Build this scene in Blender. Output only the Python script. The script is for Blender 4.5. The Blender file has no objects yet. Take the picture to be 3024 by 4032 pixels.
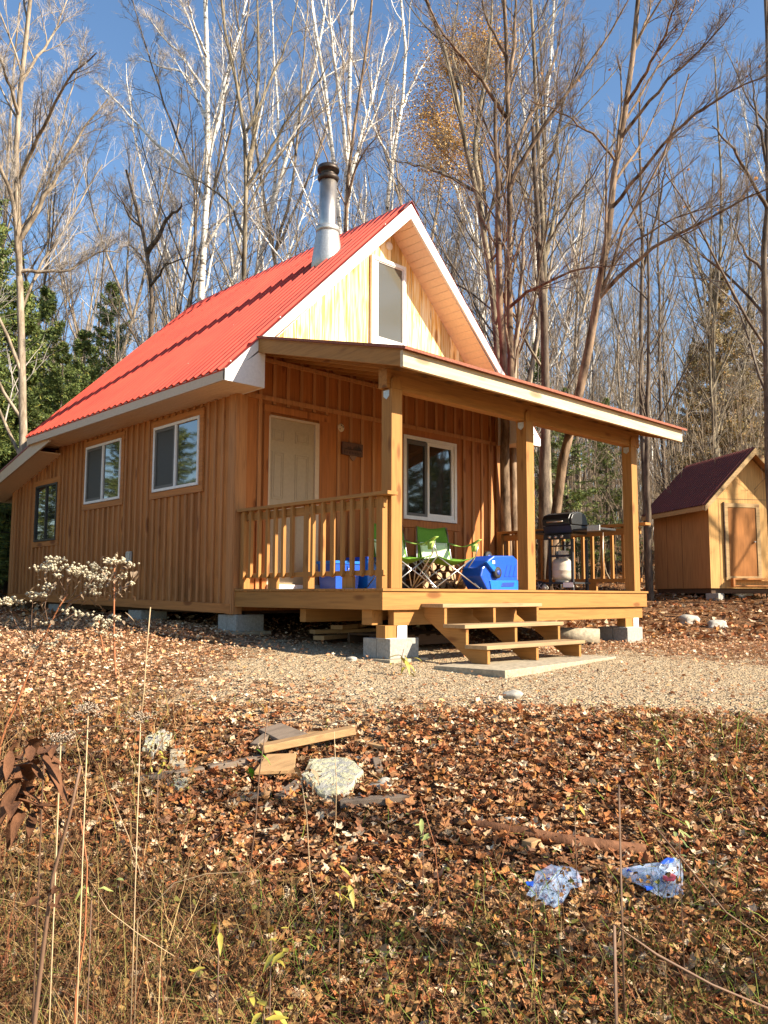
import bpy, bmesh, math, random
import numpy as np
from mathutils import Vector, Matrix
rng = np.random.default_rng(7); random.seed(7)
sc = bpy.context.scene
COL = sc.collection
R_ = math.radians
# ------------------------------------------------------------------ camera
FPX, CX, CY, CZ, YAW, PITCH, ROLL = 3276.6551, -5.4119, -8.1781, -0.0663, 0.7628, 0.0998, 0.0035
CAM = np.array([CX, CY, CZ])
Fv = np.array([math.sin(YAW)*math.cos(PITCH), math.cos(YAW)*math.cos(PITCH), math.sin(PITCH)])
Rv = np.array([math.cos(YAW), -math.sin(YAW), 0.0]); Uv = np.cross(Rv, Fv)
R2 = Rv*math.cos(ROLL)+Uv*math.sin(ROLL); U2 = -Rv*math.sin(ROLL)+Uv*math.cos(ROLL)
FH = np.array([math.sin(YAW), math.cos(YAW)]); RH = np.array([math.cos(YAW), -math.sin(YAW)])
def ray(u, v): return Fv + R2*(u-1512)/FPX - U2*(v-2016)/FPX
def dep(u, v, D): return CAM + ray(u, v)*D            # world point seen at photo pixel u,v at depth D
def plane(u, v, ax, val):
    d = ray(u, v); return CAM + d*((val-CAM[ax])/d[ax])
cam_d = bpy.data.cameras.new('camera'); cam = bpy.data.objects.new('camera', cam_d); COL.objects.link(cam)
cam_d.sensor_fit = 'VERTICAL'; cam_d.sensor_height = 36; cam_d.sensor_width = 27
cam_d.lens = 36*FPX/4032; cam_d.clip_start = .05; cam_d.clip_end = 3000
M = Matrix(((R2[0], U2[0], -Fv[0], CX), (R2[1], U2[1], -Fv[1], CY), (R2[2], U2[2], -Fv[2], CZ), (0, 0, 0, 1)))
cam.matrix_world = M
sc.camera = cam
# ------------------------------------------------------------------ ground height
PS = [-60, -5, 0, 2.0, 2.6, 3.2, 4.2, 5.0, 6, 7.9, 9.6, 11.2, 14.7, 17, 22, 30, 45, 70, 130, 400]
PZ = [-2.6, -1.9, -1.62, -1.5, -1.42, -1.24, -.98, -.83, -.75, -.69, -.6, -.57, -.38, -.12, .25, 1.3, 3.0, 4.8, 6, 8]
def ground(x, y):
    x = np.asarray(x, float); y = np.asarray(y, float)
    s = (x-CX)*FH[0]+(y-CY)*FH[1]; l = (x-CX)*RH[0]+(y-CY)*RH[1]
    w = np.interp(s, [5, 7, 12, 16], [0, 1, 1, 0])
    z = np.interp(s, PS, PZ) - (.05*np.clip(l, -3, 0)+.03*np.clip(l, 0, 4))*w
    n = .5*np.sin(x*1.7+y*.6+1)+.5*np.sin(y*2.3-x*.9)+.35*np.sin(x*4.1+2*y)*np.sin(y*3.7)
    a = np.interp(s, [0, 5, 6, 12, 18, 40], [.05, .035, .012, .012, .06, .3])
    return z + n*a
def gz(x, y): return float(ground(x, y))
def on_ground(u, v, dz=0.0):
    d = ray(u, v); lo = .5
    t = np.concatenate([np.linspace(1, 12, 1100), np.linspace(12, 80, 1500)])
    P = CAM[None]+d[None]*t[:, None]
    h = P[:, 2]-ground(P[:, 0], P[:, 1])-dz
    i = np.argmax(h < 0)
    return P[i]
# ------------------------------------------------------------------ materials
def newmat(name):
    m = bpy.data.materials.new(name); m.use_nodes = True
    nt = m.node_tree; b = nt.nodes['Principled BSDF']; return m, nt, b
def N(nt, t, **k):
    n = nt.nodes.new(t)
    for a, v in k.items():
        if a.startswith('i_'): n.inputs[a[2:].replace('_', ' ')].default_value = v
        else: setattr(n, a, v)
    return n
def L(nt, a, b): nt.links.new(a, b)
def ramp(nt, fac, stops, interp='LINEAR'):
    r = nt.nodes.new('ShaderNodeValToRGB'); r.color_ramp.interpolation = interp
    e = r.color_ramp.elements
    while len(e) > 1: e.remove(e[-1])
    e[0].position = stops[0][0]; e[0].color = (*stops[0][1], 1)
    for p, c in stops[1:]:
        q = e.new(p); q.color = (*c, 1)
    if fac is not None: L(nt, fac, r.inputs[0])
    return r
def mixc(nt, fac, a, b, mode='MIX'):
    m = nt.nodes.new('ShaderNodeMix'); m.data_type = 'RGBA'; m.blend_type = mode
    for i, s in ((0, fac), (6, a), (7, b)):
        if isinstance(s, (int, float)): m.inputs[i].default_value = s
        elif isinstance(s, tuple): m.inputs[i].default_value = (*s, 1)
        else: L(nt, s, m.inputs[i])
    return m.outputs[2]
def simple(name, col, rough=.6, metal=0, var=.0, spec=.5, nscale=30, bump=0, coat=0):
    m, nt, b = newmat(name)
    b.inputs['Roughness'].default_value = rough; b.inputs['Metallic'].default_value = metal
    b.inputs['Specular IOR Level'].default_value = spec; b.inputs['Coat Weight'].default_value = coat
    tc = N(nt, 'ShaderNodeTexCoord'); no = N(nt, 'ShaderNodeTexNoise', i_Scale=nscale, i_Detail=5.0)
    L(nt, tc.outputs['Object'], no.inputs['Vector'])
    v = var or .06
    c = ramp(nt, no.outputs[0], [(.3, tuple(x*(1-v) for x in col)), (.7, tuple(min(1, x*(1+v)) for x in col))])
    L(nt, c.outputs[0], b.inputs['Base Color'])
    if bump:
        bp = N(nt, 'ShaderNodeBump', i_Strength=bump, i_Distance=.01); L(nt, no.outputs[0], bp.inputs['Height']); L(nt, bp.outputs[0], b.inputs['Normal'])
    return m
def wood(name, col, axis='z', var=.22, knots=True, rough=.7, dark=None, stain=0.0, kcol=None, splash=False, ramp3=None):
    m, nt, b = newmat(name); b.inputs['Roughness'].default_value = rough; b.inputs['Specular IOR Level'].default_value = .25
    tc = N(nt, 'ShaderNodeTexCoord'); geo = N(nt, 'ShaderNodeNewGeometry')
    mp = N(nt, 'ShaderNodeMapping'); L(nt, tc.outputs['Object'], mp.inputs[0])
    s = {'x': (1.2, 22, 22), 'y': (22, 1.2, 22), 'z': (22, 22, 1.2)}[axis]; mp.inputs['Scale'].default_value = s
    w = N(nt, 'ShaderNodeMath', operation='MULTIPLY'); L(nt, geo.outputs['Random Per Island'], w.inputs[0]); w.inputs[1].default_value = 60
    n1 = N(nt, 'ShaderNodeTexNoise', noise_dimensions='4D', i_Scale=1.6, i_Detail=6.0, i_Distortion=.8)
    L(nt, mp.outputs[0], n1.inputs['Vector']); L(nt, w.outputs[0], n1.inputs['W'])
    c0 = tuple(x*.74 for x in col); c1 = tuple(min(1, x*1.16) for x in col)
    g = ramp(nt, n1.outputs[0], [(.3, c0), (.52, col), (.75, c1)])
    if ramp3: g = ramp(nt, n1.outputs[0], [(.36, ramp3[0]), (.47, ramp3[1]), (.6, ramp3[2])])
    out = g.outputs[0]
    # board-to-board variation
    vr = ramp(nt, geo.outputs['Random Per Island'], [(0, (1-var, 1-var*1.15, 1-var*1.3)), (.35, (1, 1, 1)), (.7, (1+var*.3, 1+var*.35, 1+var*.3)), (1, (1-var*.4, 1-var*.55, 1-var*.7))])
    out = mixc(nt, 1.0, out, vr.outputs[0], 'MULTIPLY')
    if knots:
        mk = N(nt, 'ShaderNodeMapping'); L(nt, tc.outputs['Object'], mk.inputs[0])
        mk.inputs['Scale'].default_value = {'x': (2.2, 7, 7), 'y': (7, 2.2, 7), 'z': (7, 7, 2.2)}[axis]
        vo = N(nt, 'ShaderNodeTexVoronoi', voronoi_dimensions='4D', i_Scale=1.0); L(nt, mk.outputs[0], vo.inputs['Vector']); L(nt, w.outputs[0], vo.inputs['W'])
        kr = ramp(nt, vo.outputs['Distance'], [(.0, (1, 1, 1)), (.2, (.8, .8, .8)), (.29, (0, 0, 0))])
        kc = kcol or tuple(x*f for x, f in zip(col, (.45, .35, .3)))
        out = mixc(nt, kr.outputs[0], out, kc)
    if stain:
        n2 = N(nt, 'ShaderNodeTexNoise', i_Scale=1.3, i_Detail=4.0); L(nt, tc.outputs['Object'], n2.inputs['Vector'])
        sr = ramp(nt, n2.outputs[0], [(.45, (0, 0, 0)), (.7, (stain, stain, stain))])
        out = mixc(nt, sr.outputs[0], out, tuple(x*.5 for x in col))
    if splash:   # rain-splashed dirt along the foot of the boards
        sp = N(nt, 'ShaderNodeSeparateXYZ'); L(nt, tc.outputs['Object'], sp.inputs[0]); n5 = N(nt, 'ShaderNodeTexNoise', i_Scale=3.0, i_Detail=6.0); L(nt, tc.outputs['Object'], n5.inputs['Vector'])
        h1 = N(nt, 'ShaderNodeMapRange'); L(nt, sp.outputs[2], h1.inputs[0]); h1.inputs[1].default_value = .25; h1.inputs[2].default_value = 1.35; h1.inputs[3].default_value = .62; h1.inputs[4].default_value = 0
        mm = N(nt, 'ShaderNodeMath', operation='MULTIPLY'); L(nt, h1.outputs[0], mm.inputs[0]); rr5 = ramp(nt, n5.outputs[0], [(.42, (0, 0, 0)), (.6, (1, 1, 1))]); L(nt, rr5.outputs[0], mm.inputs[1])
        out = mixc(nt, mm.outputs[0], out, tuple(x*.32 for x in col))
    L(nt, out, b.inputs['Base Color'])
    bp = N(nt, 'ShaderNodeBump', i_Strength=.25, i_Distance=.004); L(nt, n1.outputs[0], bp.inputs['Height']); L(nt, bp.outputs[0], b.inputs['Normal'])
    return m
def attr_mat(name, rough=.7, trans=0.0, spec=.3):
    m, nt, b = newmat(name); a = N(nt, 'ShaderNodeAttribute', attribute_name='Col'); L(nt, a.outputs['Color'], b.inputs['Base Color'])
    b.inputs['Roughness'].default_value = rough; b.inputs['Specular IOR Level'].default_value = spec
    if trans:
        t = N(nt, 'ShaderNodeBsdfTranslucent'); L(nt, a.outputs['Color'], t.inputs[0])
        mx = N(nt, 'ShaderNodeMixShader'); mx.inputs[0].default_value = trans
        L(nt, b.outputs[0], mx.inputs[1]); L(nt, t.outputs[0], mx.inputs[2]); L(nt, mx.outputs[0], nt.nodes['Material Output'].inputs[0])
    return m
def bark(name, c_dark, c_light, scale=8.0, marks=None):
    m, nt, b = newmat(name); b.inputs['Roughness'].default_value = .85; b.inputs['Specular IOR Level'].default_value = .2
    tc = N(nt, 'ShaderNodeTexCoord'); mp = N(nt, 'ShaderNodeMapping'); L(nt, tc.outputs['Object'], mp.inputs[0])
    mp.inputs['Scale'].default_value = (1, 1, .25) if not marks else (.35, .35, 2.2)
    n = N(nt, 'ShaderNodeTexNoise', i_Scale=scale, i_Detail=8.0, i_Roughness=.7); L(nt, mp.outputs[0], n.inputs['Vector'])
    if marks: r = ramp(nt, n.outputs[0], [(.40, c_dark), (.47, c_light), (1, c_light)])
    else: r = ramp(nt, n.outputs[0], [(.38, c_dark), (.5, tuple((p+q)/2 for p, q in zip(c_dark, c_light))), (.62, c_light)])
    n2 = N(nt, 'ShaderNodeTexNoise', i_Scale=1.7, i_Detail=3.0); L(nt, tc.outputs['Object'], n2.inputs['Vector'])
    r2 = ramp(nt, n2.outputs[0], [(.35, (.75, .72, .68)), (.65, (1.1, 1.08, 1.05))])
    L(nt, mixc(nt, 1.0, r.outputs[0], r2.outputs[0], 'MULTIPLY'), b.inputs['Base Color'])
    bp = N(nt, 'ShaderNodeBump', i_Strength=.6, i_Distance=.02); L(nt, n.outputs[0], bp.inputs['Height']); L(nt, bp.outputs[0], b.inputs['Normal'])
    return m
def glass(name, col=(.02, .022, .022), rough=.03, ior=1.9):
    m, nt, b = newmat(name); b.inputs['Base Color'].default_value = (*col, 1); b.inputs['Roughness'].default_value = rough
    b.inputs['IOR'].default_value = ior; b.inputs['Specular IOR Level'].default_value = .8
    n = N(nt, 'ShaderNodeTexNoise', i_Scale=2.2, i_Detail=1.0); tc = N(nt, 'ShaderNodeTexCoord'); L(nt, tc.outputs['Object'], n.inputs['Vector'])
    bp = N(nt, 'ShaderNodeBump', i_Strength=.04, i_Distance=.03); L(nt, n.outputs[0], bp.inputs['Height']); L(nt, bp.outputs[0], b.inputs['Normal'])
    return m
WS = (.44, .175, .05)         # stained siding
MT = {}
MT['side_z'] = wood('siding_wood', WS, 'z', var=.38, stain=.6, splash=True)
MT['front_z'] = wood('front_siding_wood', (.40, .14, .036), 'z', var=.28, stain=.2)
MT['side_x'] = wood('trim_wood_horizontal', WS, 'x', var=.1)
MT['side_y'] = wood('trim_wood_depth', WS, 'y', var=.1)
MT['batten'] = wood('batten_wood', (.43, .19, .068), 'z', var=.15)
MT['gable'] = wood('gable_pine', (.84, .48, .13), 'z', var=.35, kcol=(.40, .16, .04), ramp3=((.74, .38, .08), (.88, .60, .24), (.96, .80, .50)))
WL = (.35, .165, .045)
MT['lum_x'] = wood('lumber_x', WL, 'x', var=.1)
MT['lum_y'] = wood('lumber_y', WL, 'y', var=.12)
MT['lum_z'] = wood('lumber_z', WL, 'z', var=.12)
MT['pale_x'] = wood('pale_fascia_wood', (.60, .47, .30), 'x', var=.1, stain=.25)
MT['tread'] = wood('tread_wood', (.38, .25, .13), 'x', var=.2, stain=.5)
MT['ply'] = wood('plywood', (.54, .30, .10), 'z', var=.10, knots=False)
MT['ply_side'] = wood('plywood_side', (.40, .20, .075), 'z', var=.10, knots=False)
MT['shed_door'] = wood('shed_door_wood', (.34, .13, .03), 'z', var=.05, knots=False, stain=.5)
MT['shed_trim'] = wood('shed_trim', (.42, .27, .12), 'x', var=.05)
MT['oldwood'] = wood('weathered_wood', (.20, .15, .11), 'x', var=.3)
MT['tanwood'] = wood('tan_wood', (.40, .24, .11), 'x', var=.3)
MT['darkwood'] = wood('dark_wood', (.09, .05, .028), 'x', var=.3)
MT['white'] = simple('white_vinyl', (.74, .71, .67), .45)
MT['cream'] = simple('cream_vinyl', (.54, .40, .26), .5)
MT['soffit'] = simple('soffit_vinyl', (.74, .56, .40), .5)
MT['door'] = simple('door_paint', (.36, .27, .16), .45)
MT['red'] = simple('red_metal_roof', (.44, .040, .018), .55, 0, .22, nscale=2, coat=.0, spec=.35)
MT['redcap'] = simple('dark_red_cap', (.22, .03, .03), .45)
MT['brownroof'] = simple('brown_red_shingle', (.24, .07, .035), .8, nscale=60, var=.4, bump=.5)
MT['shedroof'] = simple('maroon_metal_roof', (.13, .024, .014), .7, 0, .1, nscale=3)
MT['steel'] = simple('brushed_steel', (.60, .53, .45), .38, 1.0, .15, nscale=12)
MT['galv'] = simple('galvanised_steel', (.50, .49, .46), .5, .8, .15, nscale=40)
MT['capdark'] = simple('rusty_cap_metal', (.06, .045, .036), .5, .7, .3)
MT['black'] = simple('black_metal', (.012, .011, .010), .42, 0, .2)
MT['blackm'] = simple('matt_black', (.02, .02, .02), .6)
MT['concrete'] = simple('concrete_block', (.30, .285, .25), .9, 0, .2, nscale=45, bump=.5)
MT['slab'] = simple('concrete_slab', (.34, .28, .19), .9, 0, .3, nscale=25, bump=.4)
MT['glass'] = glass('window_glass')
MT['glass_dim'] = glass('gable_glass', (.09, .085, .065), .12, 1.5)
MT['screen'] = simple('insect_screen', (.045, .04, .035), .55, spec=.4)
MT['darkframe'] = simple('dark_window_frame', (.03, .026, .022), .5)
MT['sashgrey'] = simple('grey_sash', (.10, .09, .08), .5)
MT['green'] = simple('green_canvas', (.10, .25, .012), .75, 0, .15, nscale=60)
MT['greenlt'] = simple('light_green_canvas', (.32, .50, .10), .75)
MT['green_sunlit'] = simple('sunlit_green_canvas', (.66, .80, .50), .8)  # chair green painted pale, as where the sun hits it
MT['tube'] = simple('chair_tube_steel', (.6, .6, .58), .3, .9)
MT['blue'] = simple('blue_plastic', (.008, .075, .50), .35)
MT['bluelt'] = simple('bright_blue_plastic', (.008, .15, .62), .35)
MT['bluedk'] = simple('dark_blue_plastic', (.01, .045, .30), .45)
MT['rubber'] = simple('black_rubber', (.015, .015, .015), .7)
MT['paper'] = simple('white_paper', (.8, .8, .8), .6)
MT['tank'] = simple('propane_tank_paint', (.52, .45, .36), .4, 0, .08, nscale=8)
MT['logend'] = simple('split_log_wood', (.50, .33, .18), .8, 0, .2, nscale=14)
MT['logbark'] = bark('log_bark', (.10, .06, .035), (.24, .15, .09), 14)
MT['stone'] = simple('grey_stone', (.34, .31, .26), .9, 0, .35, nscale=14, bump=.7)
MT['signw'] = simple('dark_sign_wood', (.09, .035, .018), .7)
MT['signb'] = simple('sign_burn_black', (.012, .01, .008), .7)
MT['signl'] = simple('sign_groove_light', (.2, .10, .055), .7)
# ------------------------------------------------------------------ mesh builder
class MB:
    def __init__(s): s.v = []; s.f = []; s.sm = []
    def add(s, vs, fs, smooth=False):
        b = len(s.v); s.v += [tuple(map(float, p)) for p in vs]; s.f += [tuple(b+i for i in f) for f in fs]; s.sm += [smooth]*len(fs); return s
    def box(s, x0, x1, y0, y1, z0, z1):
        x0, x1 = min(x0, x1), max(x0, x1); y0, y1 = min(y0, y1), max(y0, y1); z0, z1 = min(z0, z1), max(z0, z1)
        return s.add([(x0, y0, z0), (x1, y0, z0), (x1, y1, z0), (x0, y1, z0), (x0, y0, z1), (x1, y0, z1), (x1, y1, z1), (x0, y1, z1)],
                     [(0, 3, 2, 1), (4, 5, 6, 7), (0, 1, 5, 4), (1, 2, 6, 5), (2, 3, 7, 6), (3, 0, 4, 7)])
    def beam(s, p, q, w, h, up=(0, 0, 1)):
        p = Vector(p); q = Vector(q); d = (q-p).normalized(); up = Vector(up)
        a = d.cross(up)
        if a.length < 1e-4: a = d.cross(Vector((1, 0, 0)))
        a.normalize(); b = a.cross(d).normalized(); vs = []
        for o in (p, q):
            for i, j in ((-1, -1), (1, -1), (1, 1), (-1, 1)): vs.append(o+a*(i*w/2)+b*(j*h/2))
        return s.add(vs, [(0, 1, 2, 3), (7, 6, 5, 4), (0, 4, 5, 1), (1, 5, 6, 2), (2, 6, 7, 3), (3, 7, 4, 0)])
    def prism(s, poly, ax, a, b):
        # poly: 2-D points in the plane normal to ax (0:x -> (y,z); 1:y -> (x,z); 2:z -> (x,y))
        n = len(poly); vs = []
        for t in (a, b):
            for p, q in poly: vs.append({0: (t, p, q), 1: (p, t, q), 2: (p, q, t)}[ax])
        ar = sum(poly[i][0]*poly[(i+1) % n][1]-poly[(i+1) % n][0]*poly[i][1] for i in range(n))
        fs = [tuple(range(n))[::-1], tuple(range(n, 2*n))]+[(i, (i+1) % n, n+(i+1) % n, n+i) for i in range(n)]
        flip = (ar > 0) == (ax == 1)
        if (b < a): flip = not flip
        if flip: fs = [f[::-1] for f in fs]
        return s.add(vs, fs)
    def tube(s, pts, r, n=8, cap=True, smooth=True):
        pts = [Vector(p) for p in pts]; rs = r if isinstance(r, (list, tuple)) else [r]*len(pts); vs = []; fs = []
        prev = None
        for i, p in enumerate(pts):
            d = (pts[min(i+1, len(pts)-1)]-pts[max(i-1, 0)]).normalized()
            if prev is None:
                a = d.cross(Vector((0, 0, 1)));
                if a.length < .05: a = d.cross(Vector((1, 0, 0)))
            else: a = prev-d*prev.dot(d)
            a.normalize(); prev = a; b = d.cross(a)
            for k in range(n): t = 2*math.pi*k/n; vs.append(p+(a*math.cos(t)+b*math.sin(t))*rs[i])
        for i in range(len(pts)-1):
            for k in range(n): fs.append((i*n+k, i*n+(k+1) % n, (i+1)*n+(k+1) % n, (i+1)*n+k))
        s.add(vs, fs, smooth)
        if cap:
            m = len(s.v)-len(vs); s.f += [tuple(m+k for k in range(n))[::-1], tuple(m+(len(pts)-1)*n+k for k in range(n))]; s.sm += [False]*2
        return s
    def lathe(s, prof, c=(0, 0, 0), n=20, smooth=True, axis=2):
        vs = []; fs = []
        for r, z in prof:
            for k in range(n):
                t = 2*math.pi*k/n; q = (r*math.cos(t), r*math.sin(t), z)
                if axis == 0: q = (q[2], q[0], q[1])
                if axis == 1: q = (q[1], q[2], q[0])
                vs.append((q[0]+c[0], q[1]+c[1], q[2]+c[2]))
        for i in range(len(prof)-1):
            for k in range(n): fs.append((i*n+k, i*n+(k+1) % n, (i+1)*n+(k+1) % n, (i+1)*n+k))
        s.add(vs, fs, smooth); m = len(s.v)-len(vs)
        s.f += [tuple(m+k for k in range(n))[::-1], tuple(m+(len(prof)-1)*n+k for k in range(n))]; s.sm += [False]*2
        return s
    def xf(s, mat, i0=0):
        s.v[i0:] = [tuple(mat @ Vector(p)) for p in s.v[i0:]]; return s
    def rock(s, c, r, seed=0, sub=2, sq=(1, 1, .6)):
        bm = bmesh.new(); bmesh.ops.create_icosphere(bm, subdivisions=sub, radius=1); rr = random.Random(seed)
        ph = [rr.uniform(0, 6) for _ in range(6)]
        vs = []
        for v in bm.verts:
            p = v.co; k = 1+.16*math.sin(3*p.x+ph[0])*math.sin(2.5*p.y+ph[1])+.12*math.sin(5*p.z+ph[2])+.07*math.sin(7*p.x+4*p.y+ph[3])+rr.uniform(-.035, .035)
            vs.append((c[0]+p.x*r*sq[0]*k, c[1]+p.y*r*sq[1]*k, c[2]+p.z*r*sq[2]*k))
        s.add(vs, [[v.index for v in f.verts] for f in bm.faces], True); bm.free(); return s
    def build(s, name, mat, parent=None, bevel=0, origin=None):
        me = bpy.data.meshes.new(name)
        off = origin if origin is not None else (tuple(parent['_wl']) if parent is not None and '_wl' in parent else (0, 0, 0))
        me.from_pydata([(p[0]-off[0], p[1]-off[1], p[2]-off[2]) for p in s.v], [], s.f)
        me.polygons.foreach_set('use_smooth', s.sm); me.update()
        me.materials.append(MT[mat] if isinstance(mat, str) else mat)
        o = bpy.data.objects.new(name, me); COL.objects.link(o)
        if parent is not None: o.parent = parent
        elif origin is not None: o.location = origin
        o['_wl'] = tuple(off)
        if bevel:
            md = o.modifiers.new('bevel', 'BEVEL'); md.width = bevel; md.segments = 2; md.limit_method = 'ANGLE'; md.angle_limit = R_(40)
        return o
def tag(o, label=None, cat=None, group=None, kind=None):
    if label: o['label'] = label
    if cat: o['category'] = cat
    if group: o['group'] = group
    if kind: o['kind'] = kind
    return o
def thing(name, loc, label, cat, group=None):
    o = bpy.data.objects.new(name, None); COL.objects.link(o); o.location = tuple(float(c) for c in loc); o['_wl'] = tuple(float(c) for c in loc)
    o.empty_display_size = .2
    return tag(o, label, cat, group)
def empty_at(name, loc, label, cat, group=None, rz=0):   # parts modelled in local coordinates
    o = bpy.data.objects.new(name, None); COL.objects.link(o); o.location = tuple(float(c) for c in loc); o.rotation_euler = (0, 0, rz); o['_wl'] = (0., 0., 0.)
    return tag(o, label, cat, group)
def dup(root, loc, rz=0, label=None, group=None, scale=None):
    r = root.copy(); COL.objects.link(r); r.location = tuple(float(c) for c in loc); r.rotation_euler = (0, 0, rz)
    if scale: r.scale = scale
    if label: r['label'] = label
    if group: r['group'] = group
    for ch in list(root.children):
        c = ch.copy(); COL.objects.link(c); c.parent = r
        for g in ch.children:
            d = g.copy(); COL.objects.link(d); d.parent = c
    return r
def npmesh(name, V, Fq, mat, cols=None, parent=None, smooth=False, nv=None):
    """V (n,3), Fq (m,k) faces of equal size."""
    me = bpy.data.meshes.new(name); V = np.asarray(V, np.float32); Fq = np.asarray(Fq, np.int32)
    m, k = Fq.shape
    me.vertices.add(len(V)); me.vertices.foreach_set('co', V.ravel())
    me.loops.add(m*k); me.loops.foreach_set('vertex_index', Fq.ravel())
    me.polygons.add(m); me.polygons.foreach_set('loop_start', np.arange(0, m*k, k, dtype=np.int32))
    try: me.polygons.foreach_set('loop_total', np.full(m, k, np.int32))
    except Exception: pass
    me.polygons.foreach_set('use_smooth', np.full(m, smooth))
    me.update(calc_edges=True)
    if cols is not None:
        a = me.color_attributes.new('Col', 'FLOAT_COLOR', 'POINT'); c4 = np.ones((len(V), 4), np.float32); c4[:, :3] = cols
        a.data.foreach_set('color', c4.ravel())
    me.materials.append(MT[mat] if isinstance(mat, str) else mat)
    o = bpy.data.objects.new(name, me); COL.objects.link(o); o['_wl'] = (0., 0., 0.)
    if parent is not None: o.parent = parent
    return o
# ================================================================== CABIN
W = 4.9254; LY = 7.0; RX = W/2; ZR = 5.32; ZE = 2.44; XE = -.451; YF = -.458; YB = 5.26
SL = (ZR-ZE)/(RX-XE)
cabin = thing('cabin', (0, 0, gz(0, 0)), 'small brown board and batten cabin with red metal roof and covered front porch', 'cabin')
def roofz(x): return ZE+SL*(min(x, W-x)-XE)
ZB = -.27
def zbk(y): return ZB+.12*y/7.0   # skirt line rises slightly to the back
# --- side wall (x=0, faces -x)
def side_top(y): return 2.42 if y < 5.02 else 2.29-(y-5.02)*.1765
wins = [(.77, 1.92, 1.285, 2.155), (2.865, 4.02, 1.285, 2.155), (5.05, 5.93, .80, 1.73)]
def blocked(y, m=.09): return [w for w in wins if w[0]-m < y < w[1]+m]
mb = MB(); mb.prism([(0.0, ZB+.02), (7.0, -.13), (7.0, 1.94), (5.02, 2.29), (5.02, 2.43), (0.0, 2.43)], 0, .02, .15)
y = .1
while y < 6.97:
    y1 = min(y+.165, 6.99); zt = min(side_top(y), side_top(y1))+.02
    t = random.uniform(0, .004); mb.box(-.0-t, .018, y+.002, y1-.002, zbk(y)+.1, zt); y += .165
side = mb.build('side_wall', 'side_z', cabin)
mb = MB(); y = .1
while y < 7.0:
    zt = side_top(y)+.01; segs = [(zbk(y)+.105, zt)]
    for w in blocked(y, .1):
        segs = [(zbk(y)+.105, w[2]-.095), (w[3]+.1, zt)]
    ww = random.uniform(.036, .05)
    for a, b in segs:
        if b-a > .03: mb.box(-.026, -.004, y-ww/2, y+ww/2, a, b)
    y += .165
mb.build('batten_strips', 'batten', side)
mb = MB(); mb.beam((-.018, .02, zbk(0)+.045), (-.018, 7.02, zbk(7.)+.045), .036, .11); mb.build('skirt_board', 'side_y', cabin)
for bb in ((-.03, -.002, -.012, .10, ZB-.02, 2.3), (-.024, .10, -.034, -.006, ZB-.02, 2.3), (-.028, -.002, 6.92, 7.03, -.2, 1.95)):
    mb = MB(); mb.box(*bb); mb.build('corner_trim', 'batten', cabin)
mb = MB(); mb.box(-.03, -.002, 4.98, 5.06, ZB+.16, 2.30); mb.build('joint_trim', 'batten', cabin)
# --- front wall (y=0)
xs = np.arange(.11, W-.1, .208)
mb = MB(); mb.prism([(.0, ZB+.02), (W, ZB+.02), (W, 2.9), (.0, 2.9)], 1, .02, .15)
for x in xs: mb.box(x+.002, min(x+.206, W-.1), -random.uniform(0, .004), .018, ZB+.1, 2.86)
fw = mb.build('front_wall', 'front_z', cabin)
mb = MB()
for x in list(xs):
    segs = [(-.1, 2.285), (2.342, 2.86)]
    if .36 < x < 1.5: segs = [(2.25, 2.285), (2.342, 2.86)]
    if 2.62 < x < 3.98: segs = [(-.1, .87), (2.342, 2.86)]
    for a, b in segs: mb.box(x-.024, x+.024, -.024, -.005, a, b)
mb.build('batten_strips', 'batten', fw)
mb = MB(); mb.box(.1, W-.12, -.034, -.006, 2.285, 2.342); mb.box(.1, W-.1, -.055, -.026, 2.752, 2.80); mb.build('trim_band', 'batten', cabin)
for bb in ((W-.10, W-.0, -.034, -.006, ZB, 2.86), (W-.29, W-.18, -.032, -.006, 0, 2.28), (W+.002, W+.03, -.03, .1, ZB, 2.86)):
    mb = MB(); mb.box(*bb); mb.build('corner_trim', 'batten', cabin)
# right and back walls
mb = MB(); mb.box(W-.15, W-.001, .15, 7, ZB, 2.5); mb.box(0.02, W-.01, 6.85, 7.0, -.1, 1.93)
y = .2
while y < 7: mb.box(W, W+.02, y-.022, y+.022, ZB+.1, 2.45 if y < 5.02 else side_top(y)); y += .208
x = .1
while x < W: mb.box(x-.022, x+.022, 7.0, 7.02, -.05, 1.9); x += .208
mb.build('rear_wall', 'side_z', cabin)
mb = MB(); mb.box(.2, W-.2, .2, 6.8, ZB-.02, ZB+.1); mb.build('floor_frame', 'darkwood', cabin)
mb = MB(); gb = [(-.02, 2.86), (.2, 2.86)]
xs2 = list(np.arange(.03, W, .208))
for a, b in zip(xs2[:-1], xs2[1:]):
    m0 = min(roofz(a), roofz(b)); pts = [(a+.005, 2.87), (b-.005, 2.87), (b-.005, roofz(b)-.06), (a+.005, roofz(a)-.06)]
    if a < RX < b: pts = [(a+.003, 2.87), (b-.003, 2.87), (b-.003, roofz(b)-.06), (RX, ZR-.06), (a+.003, roofz(a)-.06)]
    mb.prism(pts, 1, 0, .02)
gable = mb.build('gable_wall', 'gable', cabin)
mb = MB(); mb.prism([(.05, 2.86), (W-.05, 2.86), (W-.05, roofz(W-.05)-.1), (RX, ZR-.1), (.05, roofz(.05)-.1)], 1, .022, .15)
mb.prism([(.05, 2.4), (W-.05, 2.4), (W-.05, roofz(W-.05)-.1), (RX, ZR-.1), (.05, roofz(.05)-.1)], 1, 4.9, 5.0); mb.build('gable_backing', 'darkwood', cabin)
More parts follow.
